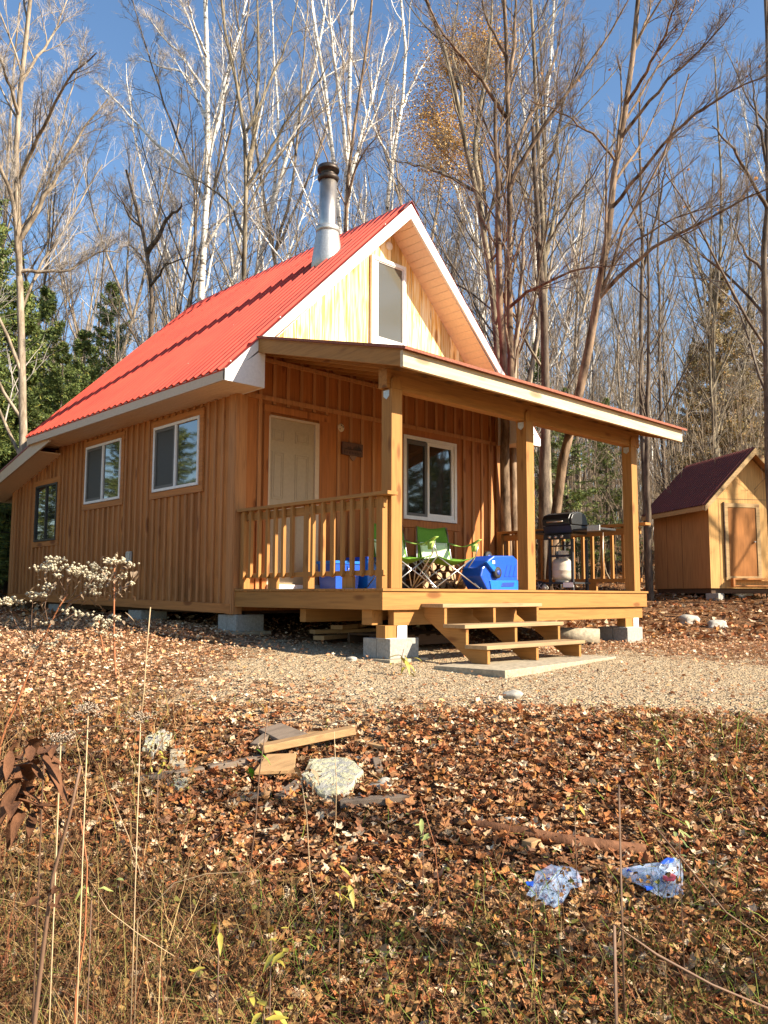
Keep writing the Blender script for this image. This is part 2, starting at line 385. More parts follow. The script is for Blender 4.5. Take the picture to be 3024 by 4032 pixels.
# --- windows
def frame(mb, ax, a0, a1, z0, z1, w, p0, p1, wb=None):
    wb = wb or w
    def bx(u0, u1, v0, v1):
        if ax == 0: mb.box(p0, p1, u0, u1, v0, v1)
        else: mb.box(u0, u1, p0, p1, v0, v1)
    bx(a0, a1, z0, z0+wb); bx(a0, a1, z1-w, z1); bx(a0, a0+w, z0+wb, z1-w); bx(a1-w, a1, z0+wb, z1-w)
def pane(mb, ax, a0, a1, z0, z1, p0, p1):
    if ax == 0: mb.box(p0, p1, a0, a1, z0, z1)
    else: mb.box(a0, a1, p0, p1, z0, z1)
def sidewin(w, dark=False, label=None):
    y0, y1, z0, z1 = w
    mb = MB(); frame(mb, 0, y0-.085, y1+.085, z0-.09, z1+.09, .084, -.034, -.004); cas = mb.build('window_casing', 'side_y' , cabin)
    if label: cas['label'] = label
    mb = MB(); frame(mb, 0, y0, y1, z0, z1, .035 if not dark else .03, -.046, -.003)
    ym = (y0+y1)/2; pane(mb, 0, ym-.02, ym+.02, z0+.03, z1-.03, -.042, -.003)
    fr = mb.build('frame', 'white' if not dark else 'darkframe', cas)
    mb = MB(); pane(mb, 0, y0+.03, ym-.02, z0+.03, z1-.03, -.022, -.004); mb.build('pane', 'glass', cas)
    mb = MB(); pane(mb, 0, ym+.02, y1-.03, z0+.03, z1-.03, -.018, -.004); mb.build('pane', 'glass', cas)
    if not dark:
        mb = MB(); pane(mb, 0, ym+.05, y1-.075, z0+.075, z1-.075, -.026, -.0185); mb.build('insect_screen', 'screen', cas)
        mb = MB(); frame(mb, 0, ym+.021, y1-.035, z0+.035, z1-.035, .04, -.036, -.019); mb.build('sash', 'sashgrey', cas)
sidewin(wins[0]); sidewin(wins[1]); sidewin(wins[2], True, 'casing around the narrow dark framed window')
# front window
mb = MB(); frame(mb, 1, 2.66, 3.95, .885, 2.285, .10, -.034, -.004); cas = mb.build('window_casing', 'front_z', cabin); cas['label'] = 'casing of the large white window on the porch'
mb = MB(); frame(mb, 1, 2.745, 3.857, .998, 2.187, .05, -.05, -.003); frame(mb, 1, 3.22, 3.80, 1.05, 2.135, .05, -.04, -.004); mb.build('frame', 'white', cas)
mb = MB(); pane(mb, 1, 2.79, 3.25, 1.05, 2.14, -.02, -.004); mb.build('pane', 'glass', cas)
mb = MB(); pane(mb, 1, 3.27, 3.75, 1.10, 2.085, -.022, -.004); mb.build('pane', 'glass', cas)
mb = MB(); frame(mb, 1, 2.78, 3.225, 1.04, 2.12, .05, -.045, -.021); mb.build('sash', 'sashgrey', cas)
# gable window
mb = MB(); frame(mb, 1, 2.114, 2.781, 3.36, 4.62, .05, -.05, -.002); mb.box(2.164, 2.25, -.035, -.002, 3.41, 4.57); mb.box(2.25, 2.73, -.035, -.002, 4.555, 4.57); mb.box(2.72, 2.735, -.035, -.002, 3.41, 4.555); mb.box(2.25, 2.72, -.035, -.002, 3.41, 3.49)
gwn = mb.build('gable_window', 'white', cabin)
mb = MB(); mb.box(2.25, 2.72, -.022, -.004, 3.49, 4.555); mb.build('pane', 'glass_dim', gwn)
mb = MB(); mb.lathe([(.062, 0), (.062, .02), (.045, .028), (0.004, .03)], (0, 0, 0), 18); mb.xf(Matrix.Translation((2.476, -.001, 4.858)) @ Matrix.Rotation(R_(90), 4, 'X')); mb.build('junction_cover', 'white', cabin)
mb = MB(); mb.lathe([(.056, 0), (.056, .02), (.04, .028), (0.004, .03)], (0, 0, 0), 18); mb.xf(Matrix.Translation((1.598, -.004, 2.117)) @ Matrix.Rotation(R_(90), 4, 'X')); jc = mb.build('junction_cover', 'cream', cabin)
mb = MB()
for dx, dz in ((-.025, -.02), (.028, .012), (.0, .03)): mb.box(1.598+dx-.007, 1.598+dx+.007, -.037, -.033, 2.117+dz-.007, 2.117+dz+.007)
mb.build('knockout_hole', 'blackm', jc)
# door
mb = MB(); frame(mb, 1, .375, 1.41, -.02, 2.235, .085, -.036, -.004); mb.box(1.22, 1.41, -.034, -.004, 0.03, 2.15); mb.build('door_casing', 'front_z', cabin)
mb = MB(); mb.box(.456, 1.219, -.045, -.003, 2.085, 2.112); mb.box(1.155, 1.219, -.045, -.003, 0.03, 2.085); mb.box(.44, .462, -.04, -.003, 0.03, 2.1); mb.build('door_frame', 'cream', cabin)
mb = MB(); mb.box(.462, 1.153, -.022, -.003, .06, 2.085)
door = mb.build('door', 'door', cabin, bevel=.002)
mb = MB()
for xa, xb in ((.50, .68), (.85, 1.07)):
    for za, zb in ((1.81, 1.955), (1.09, 1.675), (.2, .93)):
        frame(mb, 1, xa, xb, za, zb, .014, -.028, -.0225); frame(mb, 1, xa+.03, xb-.03, za+.03, zb-.03, .012, -.027, -.0225)
mb.build('door_panel_moulding', 'door', door, bevel=.002)
mb = MB(); mb.lathe([(.0, .0), (.028, .01), (.03, .03), (.012, .05), (.012, .06)], (1.11, -.08, 1.0), 14, axis=1); mb.build('door_handle', 'galv', door)
mb = MB(); mb.box(.44, 1.22, -.09, -.003, .003, .058); mb.build('door_sill', 'white', cabin)
# meter box
mb = MB(); mb.box(-.06, -.03, 2.44, 2.57, .37, .52); mb.box(-.075, -.06, 2.46, 2.55, .39, .5); mb.build('outlet_box', 'galv', cabin, bevel=.004)
# --- roof
def corr(x0, z0, x1, z1, ya, yb, per, h, nrm):
    ys = []; y = ya
    while y < yb-1e-6:
        for f, hh in ((0, 0), (.60, 0), (.70, 1), (.84, 1), (.94, 0)):
            if y+f*per <= yb: ys.append((y+f*per, hh*h))
        y += per
    ys.append((yb, 0)); V = []; F_ = []; n = len(ys)
    for (xx, zz) in ((x0, z0), (x1, z1)):
        for yy, hh in ys: V.append((xx+nrm[0]*hh, yy, zz+nrm[1]*hh))
    for yy, hh in ys: V.append((x0+nrm[0]*-.012, yy, z0+nrm[1]*-.012))
    for i in range(n-1): F_.append((i, i+1, n+i+1, n+i)); F_.append((i, 2*n+i, 2*n+i+1, i+1))
    return V, F_
nl = Vector((-SL, 0, 1)).normalized(); nL = (nl.x, nl.z); nR = (-nl.x, nl.z)
mb = MB(); o = .004
V, F_ = corr(XE-.03, ZE-.03*SL+.006, RX, ZR+.006, YF-.012, YB+.01, .165, .032, nL); mb.add(V, [f[::-1] for f in F_])
V, F_ = corr(W-XE+.03, ZE-.03*SL+.006, RX, ZR+.006, YF-.012, YB+.01, .165, .032, nR); mb.add(V, F_)
roof = mb.build('roof', 'red', cabin)
mb = MB(); mb.prism([(XE+.02, ZE-.06), (RX, ZR-.03), (W-XE-.02, ZE-.06), (W-XE-.02, ZE-.09), (W-.25, roofz(W-.25)-.13), (RX, ZR-.17), (.25, roofz(.25)-.13), (XE+.02, ZE-.09)], 1, YF+.06, YB-.03); mb.build('roof_deck', 'soffit', cabin)
mb = MB(); mb.prism([(RX-.15, ZR-.15*SL+.03), (RX, ZR+.045), (RX+.15, ZR-.15*SL+.03), (RX+.15, ZR-.15*SL+.022), (RX, ZR+.036), (RX-.15, ZR-.15*SL+.022)], 1, YF-.02, YB+.02); mb.build('ridge_cap', 'redcap', roof)
mb = MB(); rr = random.Random(3)
for k, tt in enumerate(np.linspace(.03, .97, 9)):
    for i in range(37):
        if rr.random() < .3:
            yy = YF+.06+i*.152; x = XE+(RX-XE)*tt+rr.uniform(-.01, .01); z = ZE+SL*(x-XE)+.012
            mb.box(x-.005, x+.005, yy-.005, yy+.005, z, z+.01)
mb.build('roof_screws', 'galv', roof)['kind'] = 'stuff'
# fascia, rakes, soffits
for xa in (XE-.022, W-XE+.002):
    mb = MB(); mb.box(xa, xa+.02, YF, YB, 2.30, 2.432); mb.build('fascia_board', 'cream', cabin)
mb = MB(); th = .205
mb.prism([(XE-.022, ZE-.03), (RX, ZR-.004), (W-XE+.022, ZE-.03), (W-XE+.022, ZE-.03-th*.55), (RX, ZR-th-.004), (XE-.022, ZE-.03-th*.55)], 1, YF-.006, YF+.03)
mb.build('rake_board', 'white', cabin)
mb = MB(); mb.prism([(XE-.02, ZE-.03), (RX, ZR-.01), (W-XE+.02, ZE-.03), (W-XE+.02, ZE-.16), (RX, ZR-.16), (XE-.02, ZE-.16)], 1, YB-.03, YB-.002); mb.build('rake_board', 'cream', cabin)
for sgn in (0, 1):
    X = lambda x: x if sgn == 0 else W-x
    mb = MB(); mb.prism([(X(XE-.018), 2.296), (X(.062), 2.296), (X(.062), roofz(.062)-.18), (X(XE-.018), ZE-.1)], 1, YF-.002, YF+.02)
    mb.prism([(X(.04), 2.296), (X(.062), 2.296), (X(.062), roofz(.062)-.18), (X(.04), roofz(.04)-.18)], 1, YF+.02, -.03)
    mb.build('eave_return', 'white' , cabin)
    mb = MB()
    k = 0; x = XE
    while x < -.03: a = X(x); b = X(x+.075); mb.box(min(a, b)+.0015, max(a, b)-.0015, YF+.0, YB, 2.298+.0, 2.306); x += .077
    mb.box(min(X(XE), X(0.04)), max(X(XE), X(.04)), YF+.01, YB, 2.308, 2.315)
    if sgn == 0: mb.box(0, .04, YF+.0, -.04, 2.298, 2.306)
    mb.build('eave_soffit', 'soffit', cabin)
    # sloping gable soffit in strips
    mb = MB(); d = Vector((RX-XE, 0, ZR-ZE)); Ls = d.length; d.normalize(); t = .55
    while t < Ls-.06:
        a = Vector((XE, 0, ZE))+d*t; b = Vector((XE, 0, ZE))+d*min(t+.108, Ls-.02)
        zo = -.19; V = [(X(a.x), YF+.03, a.z+zo), (X(b.x), YF+.03, b.z+zo), (X(b.x), 0.0, b.z+zo), (X(a.x), 0.0, a.z+zo)]
        V += [(p[0], p[1], p[2]+.012) for p in V[:]]
        V[1] = (V[1][0], V[1][1], V[1][2]-.004); V[2] = (V[2][0], V[2][1], V[2][2]-.004)
        mb.add(V, [(0, 1, 2, 3), (7, 6, 5, 4), (0, 4, 5, 1), (1, 5, 6, 2), (2, 6, 7, 3), (3, 7, 4, 0)] if sgn else [(3, 2, 1, 0), (4, 5, 6, 7), (1, 5, 4, 0), (2, 6, 5, 1), (3, 7, 6, 2), (0, 4, 7, 3)]); t += .114
    mb.build('gable_soffit', 'soffit', cabin)
# lean-to roof at the back
mb = MB(); lz = lambda y: 2.311-(y-5.335)*.2336
mb.prism([(5.02, lz(5.02)), (7.6, lz(7.6)), (7.6, lz(7.6)-.03), (5.02, lz(5.02)-.03)], 0, -.43, W+.43); mb.build('lean_to_roof', 'redcap', cabin)
mb = MB(); mb.prism([(4.5, lz(4.5)-.03), (7.58, lz(7.58)-.03), (7.58, lz(7.58)-.19), (4.5, lz(4.5)-.24)], 0, -.42, -.39); mb.box(-.39, W+.4, 7.56, 7.58, lz(7.58)-.19, lz(7.58)-.03); mb.build('fascia_board', 'cream', cabin)
mb = MB(); mb.prism([(5.0, lz(5.0)-.2), (7.56, lz(7.56)-.18), (7.56, lz(7.56)-.19), (5.0, lz(5.0)-.215)], 0, -.39, .02); mb.build('eave_soffit', 'soffit', cabin)
# chimney
cx, cy = 1.745, .471; zb = 4.60
ch = MB(); ch.lathe([(.122, zb-.2), (.122, 5.80)], (cx, cy, 0), 28); chim = ch.build('chimney', 'steel', cabin)
mb = MB(); mb.lathe([(.235, zb-.30), (.215, zb+.0), (.165, zb+.33), (.16, zb+.37)], (cx, cy, 0), 28); mb.build('flashing_cone', 'galv', chim)
mb = MB(); mb.lathe([(.128, zb+.36), (.165, zb+.37), (.165, zb+.45), (.128, zb+.46)], (cx, cy, 0), 28); mb.build('storm_collar', 'galv', chim)
mb = MB(); a = Vector((cx-.3, 0, ZE+SL*(cx-.3-XE)+.028)); b = Vector((cx+.28, 0, ZE+SL*(cx+.28-XE)+.028))
mb.add([(a.x, cy-.3, a.z), (a.x, cy+.3, a.z), (b.x, cy+.3, b.z), (b.x, cy-.3, b.z)]+[(a.x, cy-.3, a.z-.02), (a.x, cy+.3, a.z-.02), (b.x, cy+.3, b.z-.02), (b.x, cy-.3, b.z-.02)], [(0, 3, 2, 1), (0, 4, 7, 3), (0, 1, 5, 4), (1, 2, 6, 5), (2, 3, 7, 6)]); mb.build('flashing_plate', 'capdark', chim)
mb = MB(); mb.lathe([(.13, 5.72), (.15, 5.76), (.15, 5.79), (.115, 5.80), (.10, 5.805), (.10, 5.87), (.155, 5.872), (.16, 5.895), (.145, 5.94), (.10, 5.965), (.01, 5.972)], (cx, cy, 0), 28); mb.build('chimney_cap', 'capdark', chim)
# ------------------------------------------------------------------ PORCH
mb = MB(); y = -2.52
while y < -.04:
    mb.box(-.012, 4.917, y+.002, min(y+.138, -.04)-.002, -.026, -random.uniform(0, .0015)); y += .1385
deck = mb.build('porch_deck', 'lum_x', cabin, bevel=.003)
mb = MB(); mb.box(0, 4.905, -2.499, -2.461, -.204, -.0275); mb.build('rim_board', 'lum_x', deck, bevel=.002)
for xa in (.001, 4.866):
    mb = MB(); mb.box(xa, xa+.038, -2.459, -.03, -.2035, -.0275); mb.build('rim_board', 'lum_y', deck, bevel=.002)
mb = MB(); mb.box(.19, 4.85, -2.458, -2.38, -.352, -.205); mb.box(.12, 4.8, -1.2, -1.1, -.35, -.21); mb.build('support_beam', 'lum_x', deck, bevel=.002)
mb = MB()
for x in np.arange(.4, 4.8, .4): mb.box(x-.019, x+.019, -2.37, -.05, -.2, -.03)
mb.box(.05, .19, -2.30, -2.16, -.35, -.205)
mb.build('floor_joist', 'lum_y', deck)
for nm, (a, b, yv) in enumerate(((.1206, 'x', 0), (2.277, 'x', 0), (4.607, 'x', 0))):
    mb = MB(); mb.box(a, a+.146, -2.492, -2.35, 0, 1.945); mb.prism([(a+.004, 1.9455), (a+.142, 1.9455), (a+.142, 2.03), (a+.11, 2.07), (a+.036, 2.07), (a+.004, 2.03)], 1, -2.49, -2.473)
    po = mb.build('porch_post', 'lum_z', cabin, bevel=.004)
    mb = MB(); mb.prism([(-2.46, 1.93), (-2.38, 1.93), (-2.38, 1.87), (-2.42, 1.84), (-2.46, 1.87)], 0, a-.004, a-.0005); mb.build('post_bracket', 'galv', po)
mb = MB(); mb.box(.075, 4.86, -2.471, -2.352, 1.9455, 2.139); mb.build('porch_beam', 'lum_x', cabin, bevel=.003)
PM = (2.846-2.153)/(2.959-.46)
def pz(y): return 2.153+PM*(y+2.959)
def pxl(y): return -.192+.0624*(y+2.959)
def pxr(y): return 5.128+.02*(y+2.959)
def skew(mb, fa, fb, y0, y1, za, zb):   # slab whose side edges follow fa(y), fb(y)
    vs = [(fa(y0), y0, pz(y0)+za), (fb(y0), y0, pz(y0)+za), (fb(y1), y1, pz(y1)+za), (fa(y1), y1, pz(y1)+za)]; vs += [(a, b, c+zb-za) for a, b, c in vs]
    return mb.add(vs, [(0, 3, 2, 1), (4, 5, 6, 7), (0, 1, 5, 4), (1, 2, 6, 5), (2, 3, 7, 6), (3, 0, 4, 7)])
x0p, x1p = -.192, 5.128
mb = MB()
skew(mb, lambda y: pxl(y)-.03, lambda y: pxr(y)+.03, -3.02, -.462, .012, .04)
mb.prism([(-.461, pz(-.461)+.012), (-.002, pz(-.002)+.012), (-.002, pz(-.002)+.04), (-.461, pz(-.461)+.04)], 0, .18, W-.18)
proof = mb.build('porch_roof', 'brownroof', cabin)
mb = MB()
x = -.02
while x < 5.1:
    x2 = min(x+.14, 5.12); mb.prism([(-2.955, pz(-2.955)-.004), (-.465, pz(-.465)-.004), (-.465, pz(-.465)+.011), (-2.955, pz(-2.955)+.011)], 0, x+.001, x2-.001); x += .14
skew(mb, pxl, lambda y: -.022, -2.955, -.465, -.004, .011)
mb.build('roof_sheathing', 'lum_y', proof)
mb = MB(); mb.box(x0p, x1p, -2.961, -2.923, 2.002, 2.157); mb.build('fascia_board', 'pale_x', proof, bevel=.002)
for fa, fb in ((pxl, lambda y: pxl(y)+.038), (lambda y: pxr(y)-.038, pxr)):
    mb = MB(); skew(mb, fa, fb, -2.922, -.461, -.15, -.005); mb.build('rake_board', 'lum_y', proof, bevel=.002)
mb = MB()
for x in np.arange(.26, 5.0, .4):
    e = -.466 if x < .2 or x > 4.75 else -.03
    mb.prism([(-2.921, pz(-2.921)-.006), (e, pz(e)-.006), (e, pz(e)-.146), (-2.921, pz(-2.921)-.146)], 0, x-.019, x+.019)
mb.build('rafter', 'lum_y', proof)
# --- railings
def railing(x, s, y0, y1, ys, posts, blocks, nm):
    r = MB(); r.box(x-.0+s*-.015, x+s*.125, y1-.02, y0, .884, .92); rl = r.build('railing', 'lum_y', cabin, bevel=.003)
    r = MB(); r.box(x+s*.04, x+s*.078, y1+.09, y0, .775, .862); r.box(x+s*.04, x+s*.078, y1+.09, y0, .125, .175); r.build('rail_board', 'lum_y', rl, bevel=.002)
    for yy in ys:
        m = MB(); m.prism([(yy-.02, .135), (yy, .112), (yy+.02, .135), (yy+.02, .883), (yy-.02, .883)], 0, x, x+s*.038); m.build('baluster', 'lum_z', rl, bevel=.002)
    for yy, w in posts:
        m = MB(); m.box(x+s*.039, x+s*.125, yy-w/2, yy+w/2, 0, .883); m.build('rail_post', 'lum_z', rl, bevel=.003)
    for yy in blocks:
        m = MB(); m.box(x+s*.041, x+s*.077, yy-.08, yy+.08, 0, .124); m.build('rail_foot', 'lum_z', rl)
ysb = [-.173, -.312, -.474, -.630, -.779, -.924, -1.079, -1.429, -1.595, -1.747, -1.9, -2.045, -2.196, -2.32]
railing(0.0, 1, -.06, -2.56, ysb, [(-.11, .09), (-1.287, .09), (-2.41, .085)], [-.7, -1.95], 'l')
railing(4.9, -1, -.06, -2.56, [-.194, -.356, -.515, -.675, -.833, -1.001, -1.208, -1.369, -1.535, -1.689, -1.849, -2.005, -2.182], [(-.10, .09)], [-.9, -1.7], 'r')
# --- footings, steps, slabs
def footing(x0, x1, y0, y1, zt, label, stub=None):
    zg = gz((x0+x1)/2, (y0+y1)/2); z1 = zt-.19
    t = thing('concrete_footing', ((x0+x1)/2, (y0+y1)/2, min(zg, z1-.05)), label, 'footing', 'concrete block footings under the cabin')
    ym = (y0+y1)/2; mb = MB(); mb.box(x0, (x0+x1)/2-.002, y0, y1, z1, zt) if False else None
    mb.box(x0, x1, y0, ym-.003, z1, zt); mb.box(x0+.002, x1-.002, ym+.003, y1, z1, zt-.001); mb.build('block', 'concrete', t, bevel=.006)
    mb = MB(); mb.box(x0-.07, x1+.06, y0-.07, y1+.05, min(z1-.045, zg-.06), z1); mb.build('pad', 'slab', t, bevel=.006)
    if stub:
        mb = MB(); mb.box(*stub[:4], zt+.004, stub[4]); mb.build('post_stub', 'lum_z', t)
        mb = MB(); mb.box(stub[1]+.002, stub[1]+.13, stub[2]-.012, stub[2]-.008, zt+.001, zt+.12); mb.box(stub[0]-.002, stub[1]+.13, stub[2]-.01, stub[3], zt+.0005, zt+.0035); mb.build('saddle_bracket', 'white', t)
footing(.10, .49, -2.50, -2.12, -.475, 'grey concrete block footing under the near corner of the porch', (.05+.03, .25-.02, -2.455, -2.33, -.3525))
footing(4.385, 4.77, -2.50, -2.06, -.47, 'grey concrete block footing under the far right corner of the porch', (4.42, 4.6, -2.455, -2.33, -.3525))
footing(.0, .39, -.069, .31, -.295, 'grey concrete block footing under the front corner of the side wall')
footing(.0, .39, 2.2, 2.56, -.277, 'grey concrete block footing under the middle of the side wall')
footing(.0, .39, 4.9, 5.3, -.22, 'grey concrete block footing towards the back of the side wall, mostly in shade')
st = thing('porch_steps', (1.3, -3.0, -.69), 'three tread open wooden steps leading up to the porch', 'steps')
for yb_, yf_, zt in ((-2.502, -2.79, -.146), (-2.79, -3.065, -.337), (-3.06, -3.325, -.52)):
    mb = MB(); mb.box(.52, 2.12, yf_, yb_, zt-.036, zt); mb.build('tread', 'tread', st, bevel=.004)
for xa in (.557, 1.30, 2.04):
    mb = MB(); mb.prism([(-2.503, -.183), (-2.775, -.183), (-2.775, -.374), (-3.045, -.374), (-3.045, -.557), (-3.30, -.557), (-3.30, -.687), (-3.12, -.687), (-2.503, -.27)], 0, xa, xa+.038)
    mb.build('stringer', 'lum_y', st, bevel=.002)
o3 = (.2, -3.78); dv = Vector((2.23, .26, 0)).normalized(); nv = Vector((-dv.y, dv.x, 0))
for i, (a, b, lab) in enumerate(((0, .80, 'pale concrete slab under the foot of the steps, nearest the cabin corner'), (.805, 1.55, 'middle pale concrete slab below the porch steps'), (1.555, 2.24, 'pale concrete slab right of the porch steps'))):
    pts = [(o3[0]+dv.x*s+nv.x*t, o3[1]+dv.y*s+nv.y*t) for s, t in ((a, 0.01*i), (b, .01*i), (b, .74), (a, .74))]
    c = (sum(p[0] for p in pts)/4, sum(p[1] for p in pts)/4, -.75)
    mb = MB(); mb.prism(pts, 2, -.80, -.689-.002*i); tag(mb.build('concrete_slab', 'slab', None, bevel=.006, origin=c), lab, 'slab', 'concrete slabs by the steps')
# ================================================================== WALL SIGN
t = thing('wall_sign', (1.786, -.03, 1.85), 'small dark wooden sign with burnt pine trees between the door and the porch post', 'sign')
mb = MB(); mb.box(1.606, 1.966, -.05, -.026, 1.765, 1.845); mb.box(1.606, 1.966, -.052, -.026, 1.848, 1.935); mb.build('board', 'signw', t, bevel=.003)
mb = MB()
for x, h in ((1.80, .03), (1.822, .045), (1.842, .062), (1.864, .04), (1.884, .066), (1.903, .05), (1.92, .03)):
    for k in range(3): mb.prism([(x-.012+k*.003, 1.852+h*k*.28), (x+.012-k*.003, 1.852+h*k*.28), (x, 1.852+h*(k*.28+.45))], 1, -.0545, -.0521)
for x, h in ((1.70, .025), (1.715, .018), (1.735, .03), (1.75, .02)): mb.box(x-.004, x+.004, -.0545, -.0521, 1.853, 1.853+h)
mb.build('pine_silhouettes', 'signb', t)
mb = MB(); rr = random.Random(5)
mb.box(1.63, 1.945, -.0525, -.0501, 1.838, 1.841)
for i, x in enumerate(np.arange(1.635, 1.94, .028)):
    h = .032 if i % 4 else .045; mb.box(x, x+.004, -.0525, -.0501, 1.783, 1.783+h)
    if i % 2: mb.box(x, x+.017, -.0525, -.0501, 1.783+h*.45, 1.786+h*.45)
    if i % 3 == 0: mb.box(x, x+.015, -.0525, -.0501, 1.783, 1.7865)
mb.build('carved_lettering', 'signb', t)
mb = MB(); mb.prism([(1.73, 1.764), (1.86, 1.764), (1.82, 1.71), (1.80, 1.695), (1.77, 1.71)], 1, -.045, -.03); mb.build('hanging_tag', 'signl', t)
# ================================================================== CAMP CHAIRS (local coords, facing -y)
def camp_chair(loc, rz, label):
    t = empty_at('camping_chair', loc, label, 'chair', 'green folding camp chairs on the porch', rz)
    r = .0085
    BL, BR = (-.25, .22), (.25, .22)
    legs = [[(-.36, -.27, .01), (.27, -.24, .42)], [(.36, -.27, .01), (-.27, -.24, .42)],
            [(-.33, .27, .01), (.25, .23, .40)], [(.33, .27, .01), (-.25, .23, .40)],
            [(-.36, -.27, .01), (-.27, .24, .42)], [(-.33, .27, .01), (-.29, -.24, .42)],
            [(.36, -.27, .01), (.27, .24, .42)], [(.33, .27, .01), (.29, -.24, .42)]]
    for a, b in legs:
        m = MB(); m.tube([a, b], r, 8); m.build('leg', 'tube', t)
    for s in (-1, 1):
        m = MB(); m.tube([(s*.33, .26, .05), (s*.27, .27, .42), (s*.235, .33, .84)], r, 8); m.build('back_pole', 'tube', t)
        m = MB(); m.tube([(s*.29, -.25, .42), (s*.345, -.25, .60)], r, 8); m.build('arm_pole', 'tube', t)
        # arm strap
        m = MB(); V = []; F_ = []; n = 8
        for i in range(n+1):
            u = i/n; y = .30-u*.58; z = .635+.02*u-.07*math.sin(math.pi*u); x = s*(.262+.085*u)
            for dx in (-.028, .028): V.append((x+dx, y, z))
            for dx in (-.028, .028): V.append((x+dx, y, z-.006))
        for i in range(n):
            a = 4*i; F_ += [(a, a+4, a+5, a+1), (a+2, a+3, a+7, a+6), (a, a+2, a+6, a+4), (a+1, a+5, a+7, a+3)]
        F_ += [(0, 1, 3, 2), (4*n, 4*n+2, 4*n+3, 4*n+1)]
        m.add(V, F_, True); m.build('arm_strap', 'greenlt', t)
    def sheet(fn, nu, nv, nrm):
        V = []; F_ = []
        for side in (0, 1):
            for j in range(nv+1):
                for i in range(nu+1):
                    p = Vector(fn(i/nu, j/nv)); V.append(p+Vector(nrm)*(-.004 if side else .004))
        N1 = (nu+1)*(nv+1); idx = lambda s, i, j: s*N1+j*(nu+1)+i
        for j in range(nv):
            for i in range(nu):
                F_.append((idx(0, i, j), idx(0, i+1, j), idx(0, i+1, j+1), idx(0, i, j+1))); F_.append((idx(1, i, j), idx(1, i, j+1), idx(1, i+1, j+1), idx(1, i+1, j)))
        for i in range(nu): F_.append((idx(0, i, 0), idx(1, i, 0), idx(1, i+1, 0), idx(0, i+1, 0))); F_.append((idx(0, i, nv), idx(0, i+1, nv), idx(1, i+1, nv), idx(1, i, nv)))
        for j in range(nv): F_.append((idx(0, 0, j), idx(0, 0, j+1), idx(1, 0, j+1), idx(1, 0, j))); F_.append((idx(0, nu, j), idx(1, nu, j), idx(1, nu, j+1), idx(0, nu, j+1)))
        return V, F_
    m = MB(); V, F_ = sheet(lambda u, v: ((u-.5)*.54, -.26+v*.50, .42-.085*math.sin(math.pi*u)*(.4+.6*math.sin(math.pi*min(1, v+.1)))-.02*math.sin(math.pi*v)), 10, 8, (0, 0, 1)); m.add(V, F_, True); m.build('seat', 'green', t)
    m = MB(); V, F_ = sheet(lambda u, v: ((u-.5)*(.50-.03*v), .235+.115*v+.05*math.sin(math.pi*u)*(1-.5*v)+.006*math.sin(13*u+7*v), .36+v*.49-.03*math.sin(math.pi*u)*v), 12, 12, (0, 1, 0)); m.add(V, [f[::-1] for f in F_], True); m.build('backrest', 'green', t)
    m = MB(); V, F_ = sheet(lambda u, v: ((u-.5)*.43, .222+.08*v+.05*math.sin(math.pi*u)*(1-.5*v), .37+v*.26), 8, 6, (0, 1, 0)); m.add([(x, y-.012, z) for x, y, z in V], [f[::-1] for f in F_], True); m.build('sunlit_lumbar_panel', 'green_sunlit', t)  # pale colour paints in the sun falling on the lower backrest
    m = MB(); m.lathe([(.012, -.10), (.038, -.10), (.045, 0), (.038, 0), (.036, -.09)], (.335, -.17, .60), 12); m.build('cup_holder', 'greenlt', t)
    m = MB()
    for x, y in ((-.36, -.27), (.36, -.27), (-.33, .27), (.33, .27)): m.lathe([(.018, 0), (.018, .03), (.009, .035)], (x, y, 0), 8)
    m.build('foot_cap', 'blackm', t)
    return t
camp_chair((1.80, -.93, .001), R_(-12), 'green folding camp chair nearest the corner porch post, half hidden by it')
camp_chair((2.60, -.95, .001), R_(-14), 'green folding camp chair in full view beside the blue cooler')
# ================================================================== COOLER (lying on its side)
t = thing('wheeled_cooler', (3.2, -1.3, 0), 'blue plastic wheeled cooler tipped on its side by the middle post', 'cooler')
S6 = lambda u, v, y: plane(1850+u/2.552, 1950+v/2.552, 1, y)
yc = -1.35
P6 = [S6(u, v, yc) for u, v in ((108, 815), (180, 944), (482, 944), (482, 650), (437, 607), (245, 607), (180, 655), (128, 730))]
poly = [(p[0], max(p[2], .003)) for p in P6]; poly[1] = (poly[1][0], .003); poly[2] = (poly[2][0], .003)
mb = MB(); mb.prism(poly, 1, yc, yc+.34); body = mb.build('body', 'blue', t, bevel=.018)
cxx = sum(p[0] for p in poly)/8; czz = sum(p[1] for p in poly)/8
q = [S6(u, v, yc) for u, v in ((190, 847), (482, 850), (482, 944), (205, 944))]
mb = MB(); mb.prism([(q[0][0]+.01, q[0][2]-.01), (q[1][0]-.006, q[1][2]-.01), (q[2][0]-.006, .012), (q[3][0]+.01, .012)], 1, yc-.012, yc-.001); mb.build('lid', 'bluelt', t, bevel=.006)
mb = MB(); pl4 = [S6(u, v, yc) for u, v in ((320, 880), (440, 876), (428, 918), (305, 920))]
mb.prism([(p[0], p[2]) for p in pl4], 1, yc-.018, yc-.0125); mb.build('raised_badge', 'bluedk', t, bevel=.002)
mb = MB()
for k in range(3):
    a = [S6(u+k*42, v, yc) for u, v in ((372, 705), (377, 705), (352, 818), (347, 818))]; mb.prism([(p[0], p[2]) for p in a], 1, yc-.004, yc-.0005)
    a = [S6(u+k*42, v, yc) for u, v in ((350, 814), (385, 814), (385, 819), (348, 819))]; mb.prism([(p[0], p[2]) for p in a], 1, yc-.004, yc-.0005)
mb.build('moulded_groove', 'bluedk', t)
a = [S6(u, v, yc) for u, v in ((175, 655), (255, 745), (215, 768), (140, 672))]
